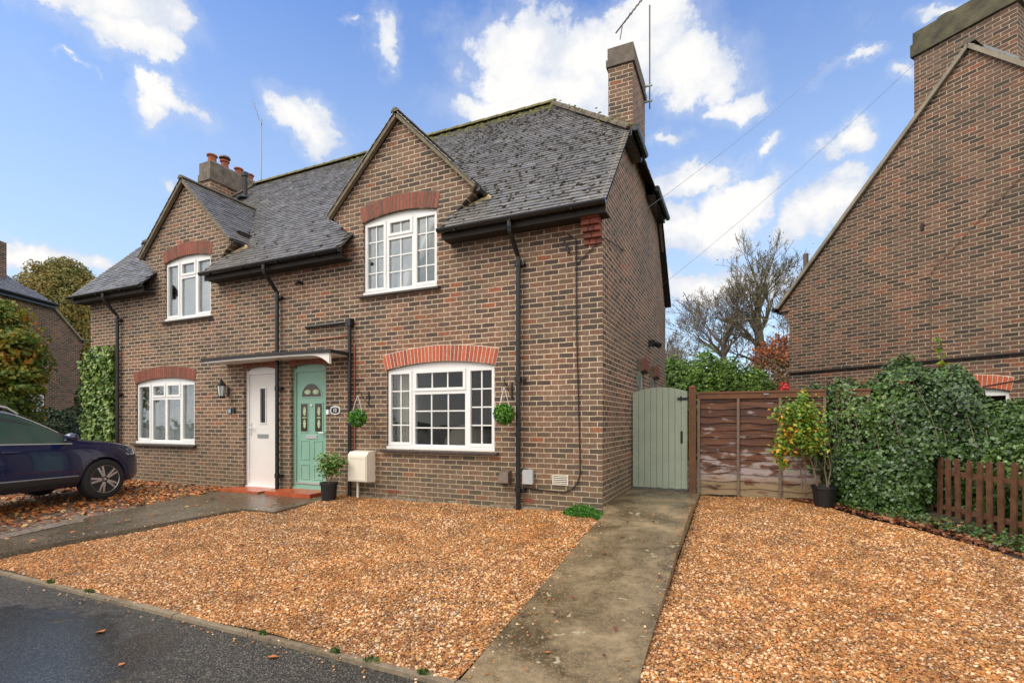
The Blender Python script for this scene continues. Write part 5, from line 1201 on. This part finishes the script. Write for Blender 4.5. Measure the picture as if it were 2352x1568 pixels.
# ------------------------------------------------------------------ ivy on the left corner of the house
M['ivy_light'] = island_mat('variegated_ivy_leaf', [(0, (.035, .08, .018)), (.3, (.08, .16, .03)), (.6, (.18, .29, .06)), (.85, (.36, .44, .12)), (1, (.55, .58, .24))], .45, .2, 6, 0, trans=.15, big=.3)
t = thing('climbing_ivy', 'glossy light green ivy climbing the left corner of the house', 'climbing plant', (-13.6, 6.8, -1.3))
r_ = np.random.default_rng(12); k = 5200; u = r_.uniform(0, 1, k); v_ = r_.uniform(0, 1, k); X_ = -14.22+1.22*u; Z_ = -1.3+3.05*v_
ok = Z_ < 1.68+.12*np.sin(X_*9)+.08*np.sin(X_*23); P = np.stack([X_, YF-.02-r_.uniform(0, .20, k)*(.5+.5*np.sin(X_*7+Z_*5)**2), Z_], 1)[ok]
foliage('leaves', P, .085, M['ivy_light'], t, np.tile([0., -1.2, .5], (len(P), 1)), 1.1, seed=13, fold=.15, droop=1.)
MB().tube([(-13.6, YF-.02, -1.3), (-13.5, YF-.03, -.4), (-13.7, YF-.02, .6), (-13.5, YF-.02, 1.4)], [.03, .02, .015, .008], 6).build('stem', M['bark'], t)
# ------------------------------------------------------------------ trees
def leaf_clumps(cs, per, sp, seed):
    r2 = np.random.default_rng(seed); return np.concatenate([np.array(c)+r2.normal(size=(per, 3))*sp*r2.uniform(.6, 1.2) for c in cs])
def bare_tree(name, label, x, y, z0, h, seed, r0=.32, mt='bark', leaf=None, lk=6, spread=.5, group=None, depth=5, trunk=.55, lean=(0, 0), ls=.16, nch=3):
    t = thing(name, label, 'tree', (x, y, z0), 0, group); rr = random.Random(seed); b = MB(); tips = []; p = Vector((x, y, z0)); pts = [p]; th = h*trunk
    K = 8
    for i in range(K): pts.append(pts[-1]+Vector((rr.gauss(0, .09)+lean[0], rr.gauss(0, .09)+lean[1], th/K)))
    b.tube(pts, [r0*(1.15-.55*i/K) for i in range(K+1)], 8, caps=False)
    cb = MB(); L_ = h*.125
    for i in range(13):
        a = i*2.4+rr.uniform(-.4, .4); f_ = rr.uniform(0, 1)**.7; j = min(K, int(K*(.52+.48*f_)+.5)); e = .15+.9*f_+rr.uniform(-.15, .2)
        twig(cb, pts[j], (math.cos(a)*math.cos(e), math.sin(a)*math.cos(e), math.sin(e)), L_*rr.uniform(.8, 1.15)*(1.25-.3*f_), r0*(.28+.12*f_), rr, depth, tips, spread, 6, .10, nch, .70, .0095)
    twig(cb, pts[-1], (.2, 0, 1), L_*1.1, r0*.55, rr, depth, tips, spread*.8, 6, .2, nch, .72, .0095)
    twig(cb, pts[-2], (-.5, .1, 1), L_*1.1, r0*.45, rr, depth, tips, spread*.8, 6, .2, nch, .72, .0095)
    b.build('trunk', M[mt], t); cb.build('crown', M[mt], t)
    if leaf:
        T_ = np.array([tuple(q_) for q_ in tips]); r2 = np.random.default_rng(seed); idx = r2.integers(0, len(T_), lk); foliage('leaves', T_[idx]+r2.normal(size=(lk, 3))*.18, ls, M[leaf], t, None, 1.2, seed=seed)
    return t
M['brown_leaf'] = island_mat('lingering_brown_leaf', [(0, (.10, .07, .035)), (.6, (.19, .12, .06)), (1, (.28, .17, .07))], .8, .2, 5, 0, trans=.2)
M['copper'] = island_mat('copper_beech_leaf', [(0, (.16, .045, .02)), (.5, (.34, .10, .035)), (1, (.48, .18, .06))], .7, .2, 5, 0, trans=.25)
bare_tree('oak_tree', 'bare grey oak with a forked trunk left of the taller oak', -1.0, 33.0, -1.3, 10.2, 21, .27, leaf='brown_leaf', lk=600, ls=.08, trunk=.58)
bare_tree('oak_tree', 'tallest bare oak with a mossy trunk, right of the forked one', .85, 33.6, -1.3, 12.0, 5, .36, 'bark_mossy', leaf='brown_leaf', lk=800, trunk=.62, ls=.09)
bare_tree('oak_tree', 'bare oak partly hidden behind the back corner of the brick house', -5.6, 40, -1.3, 9.0, 8, .22, leaf='brown_leaf', lk=700, ls=.09)
bare_tree('oak_tree', 'brownish bare tree rising behind the flue pipe and the right gable', 4.6, 40, -1.3, 13.0, 9, .3, leaf='brown_leaf', lk=2400, ls=.10)
bare_tree('beech_tree', 'young beech with coppery orange leaves between the oaks and right house', 1.9, 27.5, -1.3, 6.2, 12, .12, leaf='copper', lk=2600, depth=4, ls=.12)
def bush(name, label, cat, E, leaf, size, dens, seed, core='core_green', zmin=-1.4, trunk=None, fold=.2, droop=.3, j=(-.15, .12), asp=1.4):
    c0 = E[0][0]; t = thing(name, label, cat, (c0[0], c0[1], zmin)); P, D_ = ell_pts(E, dens, j[0], j[1], zmin, seed)
    foliage('crown' if cat == 'tree' else 'foliage', P, size, M[leaf], t, D_, asp, seed=seed, fold=fold, droop=droop)
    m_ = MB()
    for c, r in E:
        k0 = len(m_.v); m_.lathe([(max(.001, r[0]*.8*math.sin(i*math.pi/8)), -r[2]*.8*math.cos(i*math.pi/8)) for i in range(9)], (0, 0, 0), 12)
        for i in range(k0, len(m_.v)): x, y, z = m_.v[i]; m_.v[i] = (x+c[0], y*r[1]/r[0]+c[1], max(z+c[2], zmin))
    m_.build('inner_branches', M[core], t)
    if trunk:
        tk = MB(); tk.tube([(trunk[0], trunk[1], zmin-.2), (trunk[0]+.1, trunk[1], (zmin+E[0][0][2])/2), tuple(E[0][0])], [trunk[2], trunk[2]*.8, trunk[2]*.4], 8); tk.build('trunk', M['bark'], t)
    return t
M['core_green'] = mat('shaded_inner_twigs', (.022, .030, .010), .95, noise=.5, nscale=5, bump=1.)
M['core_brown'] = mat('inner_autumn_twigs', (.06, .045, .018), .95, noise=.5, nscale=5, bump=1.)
M['laurel'] = island_mat('laurel_leaf', [(0, (.04, .085, .010)), (.4, (.085, .17, .018)), (.75, (.15, .26, .03)), (1, (.26, .36, .06))], .5, .2, 4, 0, trans=.2, big=.5)
M['red_leaf'] = island_mat('scarlet_acer_leaf', [(0, (.40, .01, .015)), (.5, (.75, .02, .03)), (1, (.85, .10, .07))], .5, .1, 4, 0, trans=.25)
M['autumn'] = island_mat('autumn_tree_leaf', [(0, (.035, .08, .012)), (.3, (.08, .15, .02)), (.5, (.16, .20, .02)), (.68, (.32, .24, .025)), (.84, (.50, .20, .025)), (1, (.42, .09, .02))], .6, .2, 4, 0, trans=.25, big=.55)
M['autumn_far'] = island_mat('distant_autumn_leaf', [(0, (.10, .12, .03)), (.4, (.20, .19, .05)), (.75, (.34, .24, .06)), (1, (.42, .24, .07))], .7, .2, 3, 0, trans=.25, big=.55)
M['dark_hedge'] = island_mat('dark_hedge_leaf', [(0, (.014, .032, .010)), (.6, (.030, .060, .016)), (1, (.06, .10, .025))], .6, .2, 6, 0, trans=.1, big=.4)
rr = random.Random(3)
bush('laurel_hedge', 'bright green laurel hedge rising behind the garden gate and fence', 'hedge', [((-1.9, 17.8, .45), (.95, .9, 1.55)), ((-1.1, 18.0, .5), (.9, .9, 1.62)), ((-.4, 18.2, .4), (.85, .9, 1.55)), ((.25, 18.6, .25), (.8, .9, 1.4)), ((.75, 18.9, .05), (.6, .8, 1.15))], 'laurel', .085, 420, 51, droop=.5, j=(-.2, .14))
bush('acer_shrub', 'small scarlet acer shrub glowing behind the fence', 'shrub', [((1.42, 18.0, .15), (.52, .5, .95)), ((1.0, 18.0, -.1), (.4, .5, .75))], 'red_leaf', .07, 500, 52, core='core_brown')
bush('brown_shrub', 'brownish leafless shrub between laurel hedge and right house', 'shrub', [((1.4, 22, .4), (.9, .8, 1.7)), ((.6, 22, .1), (.8, .8, 1.5))], 'brown_leaf', .07, 330, 53, core='core_brown', j=(-.3, .25))
bush('golden_shrub', 'golden yellow shrub between the house corner and laurel hedge', 'shrub', [((-3.6, 21, .4), (.75, .7, 1.6))], 'autumn_far', .09, 300, 54, core='core_brown')
bush('maple_tree', 'autumn tree with green and orange leaves overhanging the parked car', 'tree', [((-16.7, 5.7, 1.9), (1.0, 1.0, .75)), ((-15.95, 5.8, 1.45), (.75, .8, .5)), ((-16.9, 5.5, .9), (1.1, 1.1, .7)), ((-15.2, 6.0, 1.05), (.42, .4, .16)), ((-16.5, 5.9, 2.6), (.6, .6, .3)), ((-15.75, 5.9, .45), (.5, .5, .25)), ((-15.45, 5.9, 1.9), (.4, .4, .2)), ((-16.2, 5.8, .1), (.8, .7, .4)), ((-14.85, 6.0, .75), (.25, .25, .09))], 'autumn', .085, 620, 55, core='core_brown', trunk=(-16.8, 5.6, .12), j=(-.5, .42), droop=.8)
bush('oak_tree', 'large golden brown oak in the distance behind the left houses', 'tree', [((-37, 16.5, 6.6), (1.9, 1.9, 2.4)), ((-38.3, 16.0, 5.6), (1.5, 1.5, 1.9)), ((-35.5, 17.0, 6.2), (1.5, 1.5, 2.1)), ((-36.6, 16.5, 8.1), (1.2, 1.2, 1.25)), ((-35.2, 17.4, 4.6), (1.6, 1.5, 2.2)), ((-37, 16.5, 3.5), (2.2, 1.9, 3.))], 'autumn_far', .11, 520, 56, core='core_brown', trunk=(-37, 16.5, .3), j=(-.25, .25), droop=.3)
bush('holly_tree', 'dark green bushy tree in the gap between left house and neighbour', 'tree', [((-26.2, 15.2, 2.3), (1.2, 1.2, 2.3)), ((-27.5, 15., 1.6), (1.2, 1.2, 2.2))], 'dark_hedge', .16, 170, 57, trunk=(-26.2, 15.2, .2))
bush('clipped_hedge', 'dark clipped hedge behind the car between the two left houses', 'hedge', [((-19.6, 8.6, -.6), (1.3, .7, .95)), ((-20.8, 9.6, -.6), (1.3, .9, .95)), ((-18.2, 7.8, -.65), (1.1, .6, .93))], 'dark_hedge', .06, 600, 58, j=(-.06, .04))
bush('evergreen_shrub', 'dark rounded evergreen shrub against the neighbouring wall', 'shrub', [((-21.5, 10.6, .55), (.55, .55, 1.05))], 'dark_hedge', .07, 600, 59)
# a distant belt of winter trees closing the view
r_ = np.random.default_rng(44); k = 26000; X_ = r_.uniform(-140, 120, k); Y_ = 75+r_.uniform(0, 8, k)
H_ = 4.2+1.6*np.sin(X_*.11)+1.2*np.sin(X_*.31+1)+.8*np.sin(X_*.83); Z_ = -1.3+H_*r_.uniform(0, 1, k)**.8
M['far_wood'] = island_mat('far_winter_wood', [(0, (.10, .085, .07)), (.6, (.17, .14, .10)), (1, (.22, .18, .10))], .9, .2, 1, 0)
tag(foliage('far_woodland', np.stack([X_, Y_, Z_], 1), .75, M['far_wood'], None, None, 1.2, seed=60), 'grey brown belt of distant woodland along the horizon', 'woodland', None, 'stuff')
# ------------------------------------------------------------------ the parked car
def car():
    ang = R(90+8); t = thing('parked_car', 'dark navy parked family car with five-spoke alloy wheel at the left edge', 'car', (-11.24, 5.12, -1.385), ang)
    # local axes: x forwards, y to the car's left, z up, front axle at x=0; the right side (y<0) faces the camera
    top = [(-3.62, .80), (-3.60, 1.05), (-3.45, 1.32), (-3.25, 1.52), (-2.9, 1.60), (-2.4, 1.645), (-1.9, 1.65), (-1.5, 1.62), (-1.2, 1.555), (-.95, 1.44), (-.7, 1.29), (-.5, 1.165), (-.35, 1.10), (-.1, 1.075), (.2, 1.04), (.45, .99), (.62, .93), (.74, .85), (.82, .72), (.86, .58), (.86, .40)]
    sta = [-3.62, -3.57, -3.45, -3.25, -3.0, -2.7, -2.3, -1.9, -1.5, -1.2, -.95, -.7, -.5, -.35, -.15, .1, .3, .48, .62, .73, .80, .845]
    def tz(x): return float(np.interp(x, [p[0] for p in top], [p[1] for p in top]))
    def hw(x):  # half width in plan
        return float(np.interp(x, [-3.62, -3.5, -3.2, -2.6, -1, 0, .35, .55, .70, .80, .845], [.70, .82, .89, .92, .92, .915, .89, .83, .74, .62, .50]))
    def bz(x): return float(np.interp(x, [-3.62, -2, -.5, .3, .7, .85], [1.02, 1.03, 1.00, .93, .80, .62]))
    def zb(x): return float(np.interp(x, [-3.62, -3.3, -2.9, .3, .6, .86], [.42, .30, .24, .24, .24, .30]))
    mb = MB(); rings = []
    for x in sta:
        w_, T_, B_, b0 = hw(x), tz(x), min(bz(x), tz(x)-.04), zb(x)
        gh = max(T_-B_-.04, 0)
        rw = w_*(.93-.22*min(gh/.6, 1))
        half = [(0, b0), (w_*.80, b0), (w_*.96, b0+.06), (w_*1.0, b0+(B_-b0)*.28), (w_*1.005, b0+(B_-b0)*.55), (w_*.995, b0+(B_-b0)*.80), (w_*.972, b0+(B_-b0)*.93), (w_*.93, B_+.005),
                (rw+(w_*.93-rw)*.45, B_+gh*.55+.01), (rw+(w_*.93-rw)*.06, T_-.055 if gh > .1 else B_+(T_-B_)*.6), (rw*.90, T_-.015), (rw*.5, T_), (0, T_+.012)]
        ring = [(x, -y, z) for y, z in half]+[(x, y, z) for y, z in half[-2:0:-1]]
        rings.append(ring)
    k = len(rings[0]); v = [p for r in rings for p in r]; f = [(i*k+j, (i+1)*k+j, (i+1)*k+(j+1) % k, i*k+(j+1) % k) for i in range(len(rings)-1) for j in range(k)]
    f += [tuple(range(k)), tuple(range((len(rings)-1)*k, len(rings)*k))[::-1]]
    mb.add(v, f); body = mb.build('body', M['paint'], t, local=True, smooth=True)
    md = body.modifiers.new('s', 'SUBSURF'); md.levels = md.render_levels = 2
    cuts = []
    for wx in (0., -2.68):
        c = MB().tube([(wx, -1.2, .36), (wx, -.55, .36)], .395, 32).build('cut', M['trim'], t, local=True)
        c2 = MB().tube([(wx, 1.2, .36), (wx, .55, .36)], .395, 32).build('cut', M['trim'], t, local=True); cuts += [c, c2]
        for cc in (c, c2):
            bo = body.modifiers.new('b', 'BOOLEAN'); bo.operation = 'DIFFERENCE'; bo.object = cc; bo.solver = 'EXACT'
    dg = bpy.context.evaluated_depsgraph_get(); dg.update(); ne = bpy.data.meshes.new_from_object(body.evaluated_get(dg)); body.modifiers.clear(); body.data = ne
    for cc in cuts: bpy.data.objects.remove(cc)
    body.data.materials.clear(); body.data.materials.append(M['paint'])
    ne.polygons.foreach_set('use_smooth', [True]*len(ne.polygons))
    # helper: point on the flank at (x, z)
    from mathutils.bvhtree import BVHTree
    bv = BVHTree.FromPolygons([v_.co for v_ in ne.vertices], [tuple(p.vertices) for p in ne.polygons])
    def side(x, z, s_=-1, off=.004):
        h = bv.ray_cast(Vector((x, s_*2, z)), Vector((0, -s_, 0)))
        return Vector((x, (h[0].y if h[0] is not None else s_*.9)+s_*off, z))
    def patch(poly_lo, poly_hi, nx, nz, s_, off, name, mt, par):
        """surface patch between two height curves, following the flank"""
        v = []; 
        for i in range(nx+1):
            u = i/nx; x = poly_lo[0]+(poly_lo[1]-poly_lo[0])*u
            for j in range(nz+1):
                z = poly_hi[0](x)*(j/nz)+poly_hi[1](x)*(1-j/nz); v.append(side(x, z, s_, off))
        f = [(i*(nz+1)+j, (i+1)*(nz+1)+j, (i+1)*(nz+1)+j+1, i*(nz+1)+j+1) for i in range(nx) for j in range(nz)]
        return link(name, v, f, mt, par, True, smooth=True)
    for s_ in (-1, 1):
        def lo(x): return bz(x)+.025
        def hi(x): return max(min(tz(x)-.085, 1.53), lo(x)+.004)
        for a, b_ in ((-.62, -1.55), (-1.62, -2.5), (-2.56, -3.1)):
            patch((a, b_), (hi, lo), 7, 2, s_, .006, 'side_window', M['car_glass'], t)
        patch((-.60, -3.12), (lambda x: hi(x)+.02, lambda x: lo(x)-.012), 20, 5, s_, .0015, 'window_surround', M['trim'], t)
        MB().tube([side(x, lo(x)-.012, s_, .006) for x in np.linspace(-.50, -3.2, 24)], .009, 6).build('chrome_strip', M['chrome'], t, local=True)
        MB().tube([side(x, hi(x)+.022, s_, .005) for x in np.linspace(-.66, -3.1, 24)], .007, 6).build('chrome_strip', M['chrome'], t, local=True)
        MB().tube([Vector((x, s_*.60, tz(x)+.035)) for x in np.linspace(-1.25, -3.1, 16)], .018, 8).tube([Vector((-1.25, s_*.60, tz(-1.25)+.035)), Vector((-1.12, s_*.61, tz(-1.12)-.01))], .016, 6).build('roof_rail', M['chrome'], t, local=True)
        patch((-.43, -2.25), (lambda x: .46, lambda x: .26), 16, 3, s_, .012, 'sill_trim', M['trim'], t)
        MB().tube([side(x, .465, s_, .010) for x in np.linspace(-.44, -2.24, 16)], .010, 5).build('sill_strip', M['grey_metal'], t, local=True)
        for wx in (0., -2.68):
            ar = MB(); n_ = 20; v = []
            for i in range(n_+1):
                a = -.25+(math.pi+.5)*i/n_
                for rr_ in (.393, .455): p = side(wx+rr_*math.cos(a), max(.36+rr_*math.sin(a), .25), s_, .008); v.append(p)
            link('wheel_arch_trim', v, [(2*i, 2*i+2, 2*i+3, 2*i+1) for i in range(n_)], M['trim'], t, True, smooth=True)
            yo = s_*.905; w_ = thing('wheel', None, None); w_.parent = t; w_.name = 'wheel'; WM.pop(w_.name, None)
            w_.location = (wx, 0, .362)
            ty = MB(); prof = [(.235, -.115), (.30, -.118), (.345, -.105), (.362, -.07), (.362, .07), (.345, .105), (.30, .118), (.235, .115)]
            ty.lathe(prof, (0, s_*.79, 0), 40, 1); o_ = ty.build('tyre', M['rubber'], w_, local=True, smooth=False)
            rim = MB(); rim.lathe([(.232, s_*.05), (.238, s_*.118), (.246, s_*.122), (.246, s_*.10)], (0, s_*.79, 0), 40, 1)
            yy = s_*(.79+.10)
            for q_ in range(5):
                a = math.pi/2+q_*2*math.pi/5+.35
                for da in (-.16, .16):
                    p0 = Vector((.05*math.cos(a+da*1.2), yy, .05*math.sin(a+da*1.2))); p1 = Vector((.235*math.cos(a+da), yy+s_*.005, .235*math.sin(a+da)))
                    rim.bar(p0, p1, .034, .03, up=(0, 1, 0))
            rim.lathe([(.055, s_*.0), (.055, s_*.108), (.02, s_*.118)], (0, s_*.79, 0), 20, 1)
            rim.build('rim', M['alloy'], w_, local=True)
            MB().lathe([(.232, 0), (.232, s_*.03)], (0, s_*.79, 0), 32, 1).build('brake_disc', M['black_matt'], w_, local=True)
        mr = MB(); mr.lathe([(.001, -.11), (.06, -.09), (.085, -.03), (.085, .04), (.06, .09), (.001, .11)], (-.62, s_*1.03, 1.13), 12, 1); mr.box(-.66, s_*.88, 1.04, -.58, s_*.97, 1.08)
        for i in range(len(mr.v)): x, y, z = mr.v[i]; mr.v[i] = (-.62+(x+.62)*1.0, y, 1.13+(z-1.13)*.85)
        mr.build('wing_mirror', M['paint'], t, local=True, smooth=True)
        hl = [side(.40, .80, s_, .004), side(.60, .845, s_, .004), side(.70, .80, s_, .004), side(.76, .74, s_, .004), side(.62, .73, s_, .004), side(.45, .765, s_, .004)]
        link('headlight', hl, [(0, 5, 4, 3, 2, 1) if s_ < 0 else (0, 1, 2, 3, 4, 5)], M['lamp_glass'], t, True)
        MB().tube([side(x, bz(x)-.11, s_, .022) for x in (-1.28, -1.36, -1.44, -1.5)], .016, 6).build('door_handle', M['paint'], t, local=True)
        gp = MB()
        for xx in (-.52, -1.58): gp.tube([side(xx+.02*math.sin(z*3), z, s_, -.001) for z in np.linspace(.48, 1.02, 9)], .004, 4)
        gp.build('door_gap', M['black_matt'], t, local=True)
    # windscreen and rear glass
    for x0, x1, nm in ((-.47, -1.12, 'windscreen'), (-3.55, -3.28, 'rear_window')):
        v = []; n_ = 8
        for i in range(n_+1):
            x = x0+(x1-x0)*i/n_
            for j in range(-4, 5): y = j/4*hw(x)*.68; h = bv.ray_cast(Vector((x, y, 3)), Vector((0, 0, -1))); v.append(Vector((x, y, h[0].z+.004 if h[0] is not None else tz(x))))
        link(nm, v, [(i*9+j, (i+1)*9+j, (i+1)*9+j+1, i*9+j+1) for i in range(n_) for j in range(8)], M['car_glass'], t, True, smooth=True)
    MB().box(.80, -.45, .42, .868, .45, .62).build('grille', M['trim'], t, local=True)
    return t
car()
